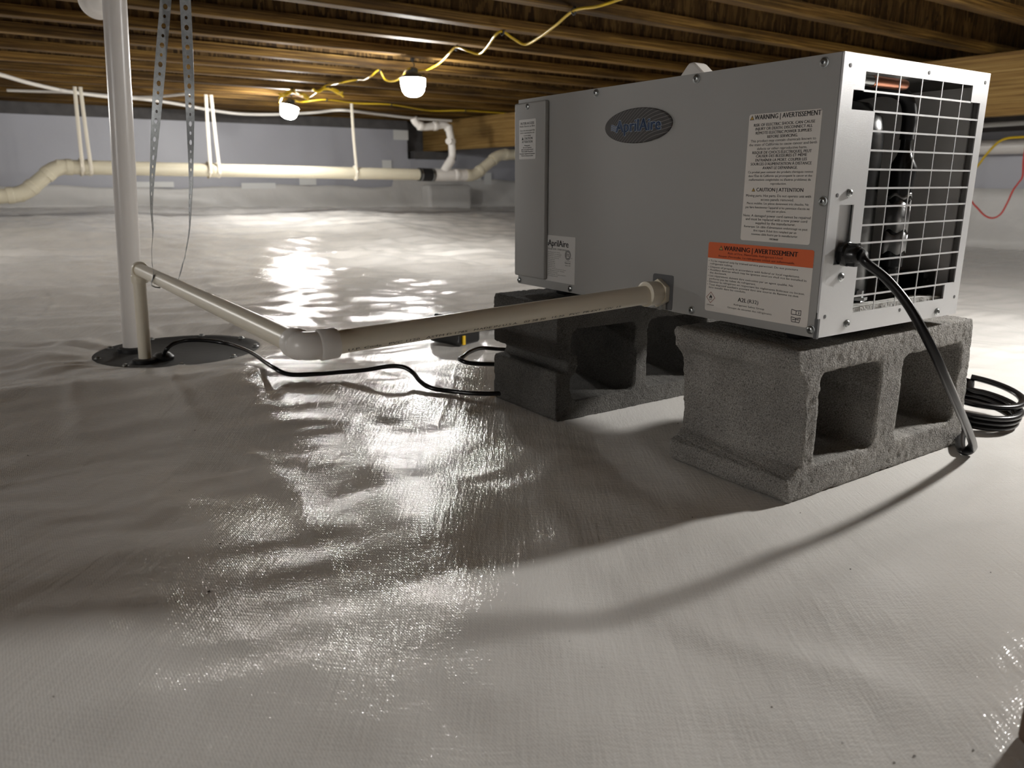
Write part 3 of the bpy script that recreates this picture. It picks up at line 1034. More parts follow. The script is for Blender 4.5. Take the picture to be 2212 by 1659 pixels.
for v_, z_ in ((0.0124, 0.5136), (0.1723, 0.5174), (0.3092, 0.515), (0.0126, 0.3749), (0.1737, 0.2282), (0.3089, 0.2347), (0.0126, 0.2347)):
    mb = MB(); mb.lathe([(0.0024, 0), (0.0024, 0.0003), (0.0016, 0.0004)], ept(v_, z_), -U, 12); mb.build('rivet_hole', M['bracket'], endp)


def screw(p, ax, parent, r=0.0047):
    mb = MB()
    mb.lathe([(r * 1.25, 0.0), (r * 1.25, 0.0007), (r, 0.0009), (r * 0.98, 0.0020), (r * 0.72, 0.0030), (r * 0.46, 0.0033)], p, ax, 16)
    o = mb.build('screw', M['steel'], parent)
    mb = MB()
    mb.lathe([(r * 0.45, 0.0033), (r * 0.40, 0.0035), (r * 0.1, 0.0035)], p, ax, 6)
    mb.build('socket', M['socket'], o)
    return o


for v_, z_ in ((0.0347, 0.3772), (0.036, 0.2804), (0.2669, 0.2174), (0.0582, 0.2217)):
    screw(ept(v_, z_), -U, endp, 0.0043)
for s_, z_ in ((0.0247, 0.5182), (0.214, 0.5203), (0.4172, 0.5203), (0.5857, 0.5127), (0.0091, 0.3682), (0.0085, 0.2193), (0.199, 0.2170), (0.4714, 0.2171), (0.6215, 0.2163)):
    screw(fpt(s_, z_, 0.008 if s_ == 0.5857 else 0.0), -V, unit)
for z_ in (0.497, 0.365):
    screw(uv(UL, 0.012, z_), U, unit)
# dark corner bracket low on the near corner
mb = MB(); mb.box(uv(-0.0005, -0.0006, UB - 0.001), U, V, Z, 0.0045, 0.004, 0.024); mb.build('corner_bracket', M['bracket'], unit)

# parts seen through the grille
comp = None
mb = MB()
mb.lathe([(0.001, 0), (0.052, 0.0), (0.056, 0.006), (0.056, 0.205), (0.052, 0.228), (0.035, 0.245), (0.001, 0.252)], uv(0.085, 0.125, UB + 0.03), Z, 32)
comp = mb.build('compressor', M['plastic'], unit)
mb = MB(); mb.lathe([(0.066, 0), (0.066, 0.006), (0.055, 0.02), (0.001, 0.02)], uv(0.085, 0.125, UB + 0.012), Z, 32); mb.build('compressor_foot', M['plastic'], unit)
mb = MB(); mb.lathe([(0.004, 0), (0.012, 0.006), (0.012, 0.016), (0.009, 0.018), (0.009, 0.030), (0.0135, 0.034), (0.0142, 0.13), (0.0165, 0.15), (0.0165, 0.160), (0.009, 0.175), (0.0065, 0.185), (0.0065, 0.20), (0.001, 0.20)], uv(0.03, 0.192, UB + 0.038), Z, 24)
acc = mb.build('accumulator', M['plastic'], unit)
mb = MB()
nn = 26
for (z0, z1, a0, a1) in ((0.09, 0.115, 150, 330), (0.118, 0.155, 170, 345), (0.160, 0.164, 150, 330)):
    vs = []
    for i in range(nn + 1):
        a_ = math.radians(a0 + (a1 - a0) * i / nn)
        for z_ in (z0, z1):
            rr = 0.0148 + 0.0003 * math.sin(i * 0.9 + z_ * 300)
            vs.append(uv(0.03, 0.192, UB + z_ + 0.0025 * math.sin(i * 0.55 + z_ * 90)) + Vector((math.cos(a_), math.sin(a_), 0)) * rr)
    mb.add(vs, [(2 * i, 2 * i + 2, 2 * i + 3, 2 * i + 1) for i in range(nn)], True)
o = mb.build('foil_wrap', M['foil'], acc); o.modifiers.new('t', 'SOLIDIFY').thickness = 0.0006
mb = MB(); mb.tube(spline([uv(0.03, 0.192, UB + 0.232), uv(0.03, 0.192, UB + 0.262), uv(0.034, 0.182, UB + 0.284), uv(0.05, 0.16, UB + 0.292), uv(0.09, 0.14, UB + 0.286)], 6), 0.0085, 12)
mb.build('insulated_hose', M['rubber'], unit)
mb = MB()
mb.tube(spline([uv(0.022, 0.035, 0.5045), uv(0.022, 0.092, 0.5045)], 2), 0.0058, 14)
mb.build('tube_collar', M['steel'], unit)
mb = MB()
mb.tube([uv(0.022, 0.089, 0.5045), uv(0.022, 0.095, 0.5045), uv(0.022, 0.156, 0.5045), uv(0.022, 0.161, 0.5045), uv(0.022, 0.1635, 0.5045)], 0.007, 16, rs=[0.0062, 0.0066, 0.0066, 0.0055, 0.002])
mb.build('copper_tube', M['copper'], unit)
mb = MB()
prm = [(0.066, 0.0), (0.12, 0.0), (0.20, 0.0), (0.285, 0.0), (0.285, 0.010), (0.24, 0.013), (0.17, 0.012), (0.10, 0.013), (0.066, 0.010)]
mb.prism([uv(0.006, v_, UB + 0.0165 + z_) for v_, z_ in prm], U * 0.02)
mb.build('foam_strip', M['foam'], unit)
mb = MB(); mb.lathe([(0.011, 0), (0.011, 0.004), (0.006, 0.0042), (0.006, 0.012), (0.001, 0.013)], uv(0.03, 0.125, UB + 0.032), Z, 6); mb.build('mounting_bolt', M['steel'], unit)
mb = MB(); mb.box(uv(0.025, 0.268, UB + 0.008), U, V, Z, 0.04, 0.030, 0.05)
for q in range(4):
    mb.box(uv(0.021, 0.270, UB + 0.016 + q * 0.010), U, V, Z, 0.004, 0.006, 0.004)
mb.build('terminal_block', M['plastic'], unit)

# filter access door on the long side
mb = MB()
mb.box(fpt(0.5355, 0.2258, 0.009), U, V, Z, 0.0895, 0.0088, 0.5198 - 0.2258)
door = mb.build('filter_door', M['coat'], unit, bevel=0.0025)


def plate(name, s0, s1, z0, z1, out, mat, parent, r=0.002, th=0.0004, label=None):
    mb = MB()
    mb.prism([fpt(s, z, out) for s, z in rrect(s0, s1, z0, z1, r)], -V * th)
    return mb.build(name, mat, parent, label=label)


def sub(name, mb, mat, parent):
    o = mb.build(name, mat, parent, auto=False)
    if name == 'printed_text':
        o['kind'] = 'stuff'
    return o


def tri(mb, s, z, h, out, parent=None):
    w_ = h * 0.58
    mb.add([fpt(s + w_, z - h / 2, out), fpt(s, z + h / 2, out), fpt(s - w_, z - h / 2, out)], [(0, 1, 2)])


def tri_icon(par, s, z, h, out):
    mb = MB(); tri(mb, s, z, h, out); sub('warning_triangle', mb, M['ink'], par)
    mb = MB(); tri(mb, s, z - h * 0.03, h * 0.70, out + 0.00008); sub('warning_triangle', mb, M['amber'], par)
    mb = MB(); mb.add([fpt(s + h * 0.05, z + h * 0.20, out + 0.00016), fpt(s - h * 0.05, z + h * 0.20, out + 0.00016), fpt(s - h * 0.03, z - h * 0.10, out + 0.00016), fpt(s + h * 0.03, z - h * 0.10, out + 0.00016),
                       fpt(s + h * 0.04, z - h * 0.17, out + 0.00016), fpt(s - h * 0.04, z - h * 0.17, out + 0.00016), fpt(s - h * 0.04, z - h * 0.25, out + 0.00016), fpt(s + h * 0.04, z - h * 0.25, out + 0.00016)], [(0, 1, 2, 3), (4, 5, 6, 7)])
    sub('warning_triangle', mb, M['ink'], par)


EX, EY = -U, Z
# tall warning label
s0, s1, z0, z1 = 0.0210, 0.1230, 0.3180, 0.4697
lab = plate('warning_label', s0, s1, z0, z1, 0.0, M['paper'], unit, 0.003, label='tall cream electric shock warning label')
W_, H_ = s1 - s0, z1 - z0
mb = MB(); mbl = MB()
for (s_, cy, fw, cap, bold) in LA:
    sh = 0.0
    if s_.startswith('WARNING'): sh = 0.035
    if s_.startswith('CAUTION'): sh = 0.02
    c = fpt((s0 + s1) / 2 - sh * W_, z1 - H_ * cy / 1268, 0.0005)
    put_text(mb if bold else mbl, s_, bold, c, EX, EY, fw * W_, cap / 1268 * H_)
sub('printed_text', mb, M['ink'], lab)
sub('printed_text', mbl, M['inkgrey'], lab)
tri_icon(lab, s1 - 0.045 * W_, z1 - H_ * 33 / 1268, 0.0056, 0.0005)
tri_icon(lab, (s0 + s1) / 2 + 0.355 * W_, z1 - H_ * 745 / 1268, 0.0048, 0.0005)

# orange topped refrigerant label
s0, s1, z0, z1 = 0.0135, 0.1750, 0.2205, 0.3125
lab = plate('refrigerant_label', s0, s1, z0, z1, 0.0, M['paper'], unit, 0.003, label='cream refrigerant label with an orange warning band')
W_, H_ = s1 - s0, z1 - z0
mb = MB()
zb_ = z1 - 0.0208
pts = [(s, z) for s, z in rrect(s0, s1, zb_ - 0.01, z1, 0.003) if z > zb_ + 0.003]
pts = [(s1, zb_), (s1, z1 - 0.003)] + pts[1:-1] + [(s0, z1 - 0.003), (s0, zb_)]
mb.prism([fpt(s, z, 0.0004) for s, z in pts], -V * 0.0002)
mb.build('orange_band', M['orange'], lab)
mb = MB()
put_text(mb, 'WARNING | AVERTISSEMENT', 1, fpt(s1 - 0.515 * W_, z1 - 0.0066, 0.0008), EX, EY, 0.70 * W_, 0.0058)
LBY = [0.0235, 0.0273, 0.0316, 0.0354, 0.0392, 0.0433, 0.0472, 0.0512, 0.0551, 0.0588]
mbl = MB()
for s_, fw, dz in zip(LB, LBW, LBY):
    x_ = s1 - 0.012 * W_
    st = s_
    if s_.startswith('   '):
        x_ = s1 - 0.030 * W_
    put_text(mbl, s_, 0, fpt(x_, z1 - dz - 0.0010, 0.0005), EX, EY, fw * W_, 0.0024, 'L')
put_text(mb, 'A2L', 1, fpt(s1 - 0.385 * W_, z1 - 0.0708, 0.0005), EX, EY, 0.085 * W_, 0.0052)
put_text(mbl, '(R32)', 0, fpt(s1 - 0.492 * W_, z1 - 0.0708, 0.0005), EX, EY, 0.105 * W_, 0.0046)
put_text(mbl, 'Refrigerant Safety Group', 0, fpt(s1 - 0.455 * W_, z1 - 0.0780, 0.0005), EX, EY, 0.30 * W_, 0.0022)
put_text(mbl, 'Groupe de sécurité des réfrigérants', 0, fpt(s1 - 0.46 * W_, z1 - 0.0828, 0.0005), EX, EY, 0.435 * W_, 0.0022)
put_text(mbl, '10028668', 0, fpt(s1 - 0.058 * W_, z0 + 0.0085, 0.0005), EX, EY, 0.075 * W_, 0.0012)
# open book symbols
for (cs, cz, tl) in ((s1 - 0.895 * W_, z0 + 0.0165, 0.0), (s1 - 0.895 * W_, z0 + 0.0075, 0.0013)):
    hw, hh, e = 0.0066, 0.0030, 0.00042

    def bar(p, q):
        p = Vector(p); q = Vector(q)
        d = (q - p).normalized(); n_ = Vector((-d.y, d.x)) * e
        mb.add([fpt(cs - x_, cz + y_, 0.0005) for x_, y_ in (p + n_, q + n_, q - n_, p - n_)], [(0, 1, 2, 3)])
    for sg in (-1, 1):
        bar((0, hh * 0.8 - 0.0006), (sg * hw, hh)); bar((sg * hw, hh), (sg * hw - sg * tl, -hh)); bar((sg * hw - sg * tl, -hh), (0, -hh * 0.8 - 0.0004))
    bar((0, hh * 0.8), (0, -hh * 0.8))
    if tl:
        bar((-hw * 0.6, -0.0003), (hw * 0.6, 0.0006)); bar((-hw * 0.55, 0.0008), (-hw * 0.6, -0.0012)); bar((hw * 0.55, 0.0016), (hw * 0.6, -0.0004))
    else:
        put_text(mb, 'i', 1, fpt(cs - hw * 0.55, cz, 0.0005), EX, EY, 0.0011, 0.0035)
sub('printed_text', mb, M['ink'], lab)
sub('printed_text', mbl, M['inkgrey'], lab)
mb = MB()
put_text(mb, 'Risk of Fire. Flammable Refrigerant Used.', 0, fpt(s1 - 0.475 * W_, z1 - 0.0127, 0.0008), EX, EY, 0.53 * W_, 0.0026)
put_text(mb, "Risque d'incendie. Le réfrigérant utilisé est inflammable.", 0, fpt(s1 - 0.48 * W_, z1 - 0.0172, 0.0008), EX, EY, 0.73 * W_, 0.0026)
sub('printed_text', mb, M['inkred'], lab)
tri_icon(lab, s1 - 0.135 * W_, z1 - 0.0066, 0.0062, 0.0007)
# flame in a red diamond
cs, cz, hd = s1 - 0.058 * W_, z0 + 0.0185, 0.0078
mb = MB()
for a_, b_ in ((hd, hd * 0.87),):
    pts = [(0, a_), (a_, 0), (0, -a_), (-a_, 0)]; ins = [(0, b_), (b_, 0), (0, -b_), (-b_, 0)]
    vs = [fpt(cs - x_, cz + y_, 0.0005) for x_, y_ in pts + ins]
    mb.add(vs, [(i, (i + 1) % 4, 4 + (i + 1) % 4, 4 + i) for i in range(4)])
sub('diamond_frame', mb, M['inkred'], lab)
mb = MB()
fl = [(0, 0.0042), (0.0010, 0.0020), (0.0018, 0.0024), (0.0024, 0.0004), (0.0018, -0.0014), (0.0006, -0.0021), (0.0008, -0.0008), (0.0, 0.0004), (-0.0008, -0.0008), (-0.0006, -0.0021), (-0.0018, -0.0014), (-0.0024, 0.0004), (-0.0014, 0.0016)]
mb.add([fpt(cs - x_, cz + y_, 0.0005) for x_, y_ in fl], [tuple(range(len(fl)))])
mb.add([fpt(cs - x_, cz + y_, 0.0005) for x_, y_ in ((-0.0026, -0.0026), (0.0026, -0.0026), (0.0026, -0.0032), (-0.0026, -0.0032))], [(0, 1, 2, 3)])
sub('flame_symbol', mb, M['ink'], lab)

# filter access label on the door
s0, s1, z0, z1 = 0.5605, 0.6100, 0.4275, 0.4925
lab = plate('filter_label', s0, s1, z0, z1, 0.0090, M['paper_grey'], door, 0.002)
W_, H_ = s1 - s0, z1 - z0
mb = MB()
for (s_, fy, fw, cap, bold) in LF:
    sh = 0.06 if s_ == 'CAUTION' else 0.0
    put_text(mb, s_, bold, fpt((s0 + s1) / 2 - sh * W_, z1 - fy * H_, 0.0095), EX, EY, fw * W_, cap * H_)
tri(mb, s1 - 0.22 * W_, z1 - 0.475 * H_, 0.0050, 0.0095)
sub('printed_text', mb, M['ink'], lab)

# silver maker's label beside the door
s0, s1, z0, z1 = 0.4600, 0.5400, 0.2240, 0.3018
lab = plate('maker_label', s0, s1, z0, z1, 0.0, M['paper_grey'], unit, 0.001)
W_, H_ = s1 - s0, z1 - z0
mb = MB(); mbl = MB()
put_text(mb, 'AprilAire', 1, fpt(0.5340, 0.2893, 0.0005), EX, EY, 0.0560, 0.0105, 'L')
for q in range(3):
    mb.box(fpt(0.5320, 0.2852 + 0.0016 * q, 0.0005), U, -V, Z, 0.004, 0.0001, 0.0008)
put_text(mbl, 'Model E070', 0, fpt(0.5340, 0.2792, 0.0005), EX, EY, 0.023, 0.0027, 'L')
put_text(mbl, '70 PINTS/DAY', 0, fpt(0.5080, 0.2792, 0.0005), EX, EY, 0.025, 0.0027, 'L')
wds = [0.034, 0.038, 0.036, 0.031, 0.019, 0.020, 0.020, 0.020, 0.022, 0.050, 0.046, 0.028, 0.050, 0.028]
zq = 0.2738
for q, wd in enumerate(wds):
    put_text(mbl, LP[q % len(LP)], 0, fpt(0.5340, zq, 0.0005), EX, EY, wd, 0.0014, 'L')
    zq -= 0.0031
cs, cz = 0.4790, 0.2715
for r0, r1 in ((0.0082, 0.0073), (0.0064, 0.0052)):
    vs = []
    for i in range(28):
        a_ = 2 * math.pi * i / 28
        for r in (r0, r1):
            vs.append(fpt(cs - r * math.cos(a_), cz + r * math.sin(a_), 0.0005))
    mb.add(vs, [(2 * i, (2 * i + 2) % 56, (2 * i + 3) % 56, 2 * i + 1) for i in range(28)])
put_text(mb, 'ETL', 1, fpt(cs, cz, 0.0006), EX, EY, 0.0085, 0.0048)
put_text(mb, 'US', 1, fpt(cs - 0.0105, cz - 0.0045, 0.0005), EX, EY, 0.0026, 0.0015)
put_text(mb, 'Intertek', 1, fpt(cs, 0.2585, 0.0005), EX, EY, 0.0155, 0.0026)
put_text(mbl, '5021170', 0, fpt(cs, 0.2543, 0.0005), EX, EY, 0.0140, 0.0020)
mb.box(fpt(cs - 0.0075, 0.2612, 0.0005), U, -V, Z, 0.015, 0.0001, 0.0004)
sub('printed_text', mb, M['ink'], lab)
sub('printed_text', mbl, M['inkgrey'], lab)

# oval badge
bo = fpt(0.3222, 0.4680, 0.0)
mb = MB()
ne = 56
for (k_, out) in ((1.0, 0.0), (1.0, 0.0022), (0.965, 0.0032)):
    mb.v += [tuple(bo + EX * (0.0695 * k_ * math.cos(2 * math.pi * i / ne)) + EY * (0.0242 * k_ * math.sin(2 * math.pi * i / ne)) - V * out) for i in range(ne)]
for q in range(2):
    for i in range(ne):
        mb.f.append([q * ne + i, q * ne + (i + 1) % ne, (q + 1) * ne + (i + 1) % ne, (q + 1) * ne + i]); mb.smooth.append(False)
mb.f.append([2 * ne + i for i in range(ne)]); mb.smooth.append(False)
badge = mb.build('badge', M['badge'], unit, bo, FRU, label='dark oval badge with blue lettering')


def badge_text(mb, dx, dz, out, grow):
    c = bo + EX * (0.003 + dx) + EY * (0.0005 + dz) - V * out
    put_text(mb, 'AprilAire', 1, c, EX, EY, 0.0930 + grow, 0.0165)


mb = MB()
for dx, dz in ((0.0007, 0.0006), (0.0007, -0.0006), (-0.0005, 0.0006), (0.0009, 0)):
    badge_text(mb, dx, dz, 0.0034, 0.0)
sub('lettering_outline', mb, M['pale'], badge)
mb = MB(); badge_text(mb, 0, 0, 0.0037, 0.0)
sub('lettering', mb, M['blue'], badge)
mb = MB(); mb2 = MB()
for q in range(3):
    for m2, e, out in ((mb, 0.0011, 0.00355), (mb2, 0.0006, 0.0038)):
        vs = []
        for i in range(11):
            t = i / 10
            x_ = -0.0545 + 0.014 * t; y_ = -0.0045 + 0.0030 * q + 0.0011 * math.sin(t * 5.5 + 0.6)
            vs += [bo + EX * x_ + EY * (y_ + e) - V * out, bo + EX * x_ + EY * (y_ - e) - V * out]
        m2.add(vs, [(2 * i, 2 * i + 2, 2 * i + 3, 2 * i + 1) for i in range(10)])
sub('wind_lines_outline', mb, M['pale'], badge)
sub('wind_lines', mb2, M['blue'], badge)

# drain bracket behind the outlet, with a grey tab at its foot
mb = MB(); mb.prism([fpt(s_, z_, -0.004) for s_, z_ in rrect(D0 - 0.0005, D1 + 0.0005, UB + 0.0015, DZ1 + 0.0008, 0.004)], -V * 0.0046)
mb.build('drain_bracket', M['bracket'], unit)
mb = MB(); mb.box(fpt(0.2485, UB + 0.001, 0.0008), U, V, Z, D1 - 0.2485, 0.0006, 0.013); mb.build('drain_tab', M['coat'], unit)
screw(fpt(0.2605, 0.2152, 0.0008), -V, unit)
# rubber feet between unit and blocks
for (u_, v_) in ((0.06, 0.05), (0.06, 0.27), (0.55, 0.05), (0.55, 0.27)):
    mb = MB(); mb.lathe([(0.014, 0), (0.016, 0.003), (0.016, 0.0125), (0.012, 0.0135)], uv(u_, v_, UB - 0.0138), Z, 16); mb.build('foot', M['rubber'], unit)

# power cord with strain relief, bent down to the floor, fold and coil
relief = ept(0.0385, 0.3073)
mb = MB()
mb.lathe([(0.0135, -0.003), (0.0145, 0.0), (0.0145, 0.005), (0.0118, 0.007), (0.0112, 0.016), (0.0095, 0.020), (0.0085, 0.021)], relief, -U, 14)
mb.box(relief - U * 0.004 - V * 0.004 - Z * 0.0135, -U, V, Z, 0.013, 0.008, 0.027)
cord = mb.build('strain_relief', M['plastic'], None, relief); cord_root = thing('power_cable', relief, 'thick black power cord bending from the grille end down to a floor coil', 'cord')
cord.parent = cord_root; cord.matrix_parent_inverse = pw(cord_root).inverted()


def oncordplane(x, y, u_):
    return at_plane(x, y, uv(u_, 0, 0), U)


cp = [relief - U * 0.012, relief - U * 0.024 + V * 0.001, oncordplane(1868, 565, -0.035), oncordplane(1915, 603, -0.055), oncordplane(1962, 660, -0.080), oncordplane(2004, 735, -0.102), oncordplane(2040, 812, -0.112),
      oncordplane(2072, 885, -0.101), oncordplane(2092, 932, -0.076), oncordplane(2101, 958, -0.050)]
end_p = on_floor(2090, 974, 0.007)
cp2 = cp + [on_floor(2099, 967, 0.013), end_p, on_floor(2078, 972, 0.008)]
tail = [on_floor(2074, 955, 0.010), on_floor(2080, 930, 0.012), on_floor(2100, 905, 0.014)]
ctr = on_floor(2122, 925, 0.0) + Z * 0.0
rad = (ctr - on_floor(2190, 945, 0)).length


def ring(cen, r, tilt, z0, ph, n_, turns, dr=0.0, dz=0.0, shift=(0, 0)):
    out = []
    for i in range(n_ + 1):
        a_ = ph + 2 * math.pi * turns * i / n_
        rr = r + dr * i / n_
        x_ = cen.x + shift[0] * i / n_ + rr * math.cos(a_); y_ = cen.y + shift[1] * i / n_ + rr * 1.1 * math.sin(a_)
        out.append(Vector((x_, y_, fz(cen.x, cen.y) + z0 + dz * i / n_ + tilt * (1 + math.sin(a_ - 0.5)) * 0.5)))
    return out


cc = on_floor(2120, 930, 0.0) + Vector((0.01, 0.05, 0))
coil = ring(cc, 0.060, 0.012, 0.008, 3.6, 56, 2.6, 0.006, 0.022) + ring(cc + Vector((0.018, 0.03, 0)), 0.066, 0.016, 0.032, 3.6 + 2 * math.pi * 0.6, 26, 1.0, 0.004, 0.008)
path = spline(cp2 + tail, 8) + spline([tail[-1] + (coil[0] - tail[-1]) * 0.5] + coil, 2)
mb = MB(); mb.tube(path, 0.0068, 14, ry=0.0048, up=-U)
mb.build('cord_run', M['cord'], cord_root)


# ------------------------------------------------------------------ concrete blocks
def block(name, outline, holes, u0, u1, mat, label, seed, amp=0.0009):
    """hollow block: outline and core outlines in (v, z), extruded along u, then roughened"""
    bm = bmesh.new()
    loops = [outline] + holes
    edges = []
    for lp in loops:
        vs = [bm.verts.new((p[0], u0, p[1])) for p in lp]
        edges += [bm.edges.new((vs[i], vs[(i + 1) % len(vs)])) for i in range(len(vs))]
    r = bmesh.ops.triangle_fill(bm, edges=edges, use_beauty=True)
    fs = [g for g in bm.faces]
    ex = bmesh.ops.extrude_face_region(bm, geom=fs)
    for g in ex['geom']:
        if isinstance(g, bmesh.types.BMVert):
            g.co.y = u1
    bmesh.ops.recalc_face_normals(bm, faces=bm.faces)
    me = bpy.data.meshes.new(name); bm.to_mesh(me); bm.free()
    ob = bpy.data.objects.new(name, me); COL.objects.link(ob)
    md = ob.modifiers.new('r', 'REMESH'); md.mode = 'VOXEL'; md.voxel_size = 0.0031
    dg = bpy.context.evaluated_depsgraph_get()
    me2 = bpy.data.meshes.new_from_object(ob.evaluated_get(dg), depsgraph=dg)
    ob.modifiers.clear(); ob.data = me2; bpy.data.meshes.remove(me)
    me2.name = name
    n_ = len(me2.vertices)
    co = np.empty(n_ * 3); me2.vertices.foreach_get('co', co); co = co.reshape(-1, 3)
    no = np.empty(n_ * 3); me2.vertex_normals.foreach_get('vector', no); no = no.reshape(-1, 3)
    p = co @ np.array([[0.8, 0.36, 0.48], [-0.6, 0.48, 0.64], [0, -0.8, 0.6]])
    d = vnoise(p[:, 0] / 0.0065 + p[:, 2] / 0.009, p[:, 1] / 0.0065 - p[:, 2] / 0.011, seed) + 0.7 * vnoise(p[:, 0] / 0.0035 - p[:, 2] / 0.004, p[:, 1] / 0.0035 + p[:, 2] / 0.005, seed + 1)
    d = d + 0.6 * vnoise(p[:, 0] / 0.035 + p[:, 2] / 0.05, p[:, 1] / 0.035 - p[:, 2] / 0.04, seed + 2)
    d = np.minimum(d, 0.6) - 0.4
    co += no * (d * amp)[:, None]
    me2.vertices.foreach_set('co', co.ravel()); me2.update()
    me2.polygons.foreach_set('use_smooth', np.ones(len(me2.polygons), bool))
    me2.materials.append(mat)
    ob.matrix_world = Matrix.Translation(C0) @ Matrix((V, U, Z)).transposed().to_4x4()
    tag(ob, label, 'concrete block')
    return ob


nb = [(-0.018, 0.0), (-0.024, 0.006), (-0.024, 0.030), (-0.012, 0.037), (0.0, 0.046), (0.001, 0.075), (-0.002, 0.11), (-0.006, 0.150), (-0.012, 0.160), (-0.022, 0.170), (-0.027, 0.192), (-0.022, 0.196),
      (0.384, 0.1965), (0.388, 0.190), (0.391, 0.137), (0.397, 0.060), (0.403, 0.012), (0.398, 0.0)]
block('concrete_block', nb, [rrect(0.027, 0.155, 0.042, 0.162, 0.007), rrect(0.210, 0.362, 0.042, 0.162, 0.012)], 0.004, 0.205, M['concrete'],
      'near grey concrete block with two open square cores under the grille end', 21)
fb = [(-0.050, 0.0), (-0.054, 0.006), (-0.054, 0.080), (-0.050, 0.085), (-0.031, 0.086), (-0.027, 0.095), (-0.031, 0.104), (-0.050, 0.106), (-0.054, 0.110), (-0.054, 0.190), (-0.050, 0.196), (0.340, 0.196), (0.343, 0.19), (0.343, 0.004), (0.339, 0.0)]
h1 = rrect(-0.022, 0.123, 0.032, 0.155, 0.016)
h1 = [p for p in h1]
# the core wall thickens where the mortar groove runs
k_ = [i for i, p in enumerate(h1) if p[0] < -0.0219 and p[1] > 0.1][-1]
h1 = h1[:k_ + 1] + [(-0.022, 0.118), (-0.008, 0.108), (-0.006, 0.092), (-0.012, 0.080), (-0.022, 0.072)] + h1[k_ + 1:]
block('concrete_block', fb, [h1, rrect(0.149, 0.300, 0.032, 0.155, 0.016)], 0.437, 0.627, M['concrete_shaded'],
      'far concrete block, its colour darkened for shadow, with a groove across its end, under the filter end', 55)

# ------------------------------------------------------------------ condensate line
pr = 0.01335
O_ = uv(0.26, 0.0, 0.2345)
E_ = uv(0.26, -0.531, 0.2165)
R_ = Vector((-0.815, 1.693, 0.206))
cl = thing('condensate_pipe', E_, 'thin white PVC drain line running from the dehumidifier by an elbow to the sump riser', 'pipe')
du = (R_ - E_).normalized()
dv = (O_ - E_).normalized()
mb = MB(); mb.tube([O_ - dv * 0.012, E_ + dv * 0.018], pr, 28); run1 = mb.build('pipe_run', M['pvc_warm'], cl)
mb = MB(); mb.tube([E_ + du * 0.018, R_ - du * 0.012], pr, 28); mb.build('pipe_run', M['pvc_warm'], cl)
# elbow at the bend
def elbow(name, p, d1, d2, ro, ln, mat, parent, fil=0.014, lip=0.0012):
    mb = MB()
    pts = fillet(p + d1 * (ln - 0.018), p, p + d2 * (ln - 0.018), fil, 8)
    mb.tube(pts, ro * 0.97, 28)
    for d in (d1, d2):
        mb.tube([p + d * (fil * 0.9), p + d * (fil * 0.9 + 0.002), p + d * (ln - 0.002), p + d * ln], ro, 28, rs=[ro * 0.97, ro + lip, ro + lip, ro + lip * 0.4])
    return mb.build(name, mat, parent)


eb = elbow('elbow', E_, dv, du, 0.0162, 0.036, M['pvc'], cl, 0.016)
mb = MB(); axn = (du + dv).cross(Z).normalized()
dd = -(du + dv).normalized()
mb.lathe([(0.0048, 0), (0.0048, 0.0006), (0.0040, 0.0010)], E_ + dd * 0.0085 - Z * 0.002 + V * 0.006, dd, 18); mb.build('mould_mark', M['pvc'], eb)
elbow('elbow', R_, -du, -Z, 0.0160, 0.030, M['pvc_warm'], cl, 0.014)
base = Vector((-0.825, 1.693, 0.0))
dz_ = (base - R_).normalized()
mb = MB(); mb.tube([R_ + dz_ * 0.012, base - Z * 0.012], pr, 28); mb.build('riser', M['pvc_warm'], cl)
# threaded adapter at the unit
mb = MB()
mb.lathe([(0.0205, -0.006), (0.0205, 0.008)], O_, -V, 6, ref=Z)
mb.lathe([(0.0165, 0.008), (0.0172, 0.010), (0.0172, 0.026), (0.0180, 0.026), (0.0180, 0.031), (0.0150, 0.032)], O_, -V, 28)
mb.lathe([(0.0150, -0.020), (0.0150, -0.006)], O_, -V, 20)
mb.build('threaded_adapter', M['pvc_warm'], cl)
# print along the underside
mb = MB()
lx = (E_ - O_).normalized()
right = -lx                    # reads from the elbow towards the unit
nrm0 = -U
nrm0 = (nrm0 - lx * nrm0.dot(lx)).normalized()
up0 = right.cross(nrm0) * -1
if up0.z < 0:
    up0 = -up0


def pm(x_, y_):
    a_ = math.radians(-38) + y_ / pr
    return E_ + dv * (0.045 + x_) + (nrm0 * math.cos(a_) + up0 * math.sin(a_)) * (pr + 0.0002)


put_text(mb, PIPE_TXT, 0, None, None, None, 0.40, 0.0034, 'L', mapper=lambda a_, b_: pm(float(a_), float(b_)))
mb.build('printed_text', M['ink'], run1, auto=False)['kind'] = 'stuff'

# ------------------------------------------------------------------ sump lid, discharge pipe, cord
lid = thing('sump_cover', (LID[0], LID[1], -0.012), 'round black sump pit lid bolted down in a hollow of the white sheet', 'sump lid')
mb = MB()
mb.lathe([(0.001, -0.010), (LID_R + 0.004, -0.010), (LID_R + 0.006, -0.006), (LID_R + 0.003, -0.001), (0.165, 0.0), (0.160, -0.002), (0.001, -0.002)], (LID[0], LID[1], 0.0), Z, 72)
mb.build('cover_plate', M['lidm'], lid)
for i in range(9):
    a_ = 2 * math.pi * i / 9 + 0.25
    p = Vector((LID[0] + 0.175 * math.cos(a_), LID[1] + 0.175 * math.sin(a_), -0.001))
    mb = MB(); mb.lathe([(0.008, 0), (0.008, 0.001), (0.005, 0.0015), (0.005, 0.005), (0.002, 0.006)], p, Z, 12); mb.build('bolt', M['steel'], lid)
mb = MB(); mb.lathe([(0.036, -0.003), (0.036, 0.006), (0.030, 0.009), (0.026, 0.009)], (-0.907, 1.814, 0), Z, 28); mb.build('pipe_grommet', M['rubber'], lid)
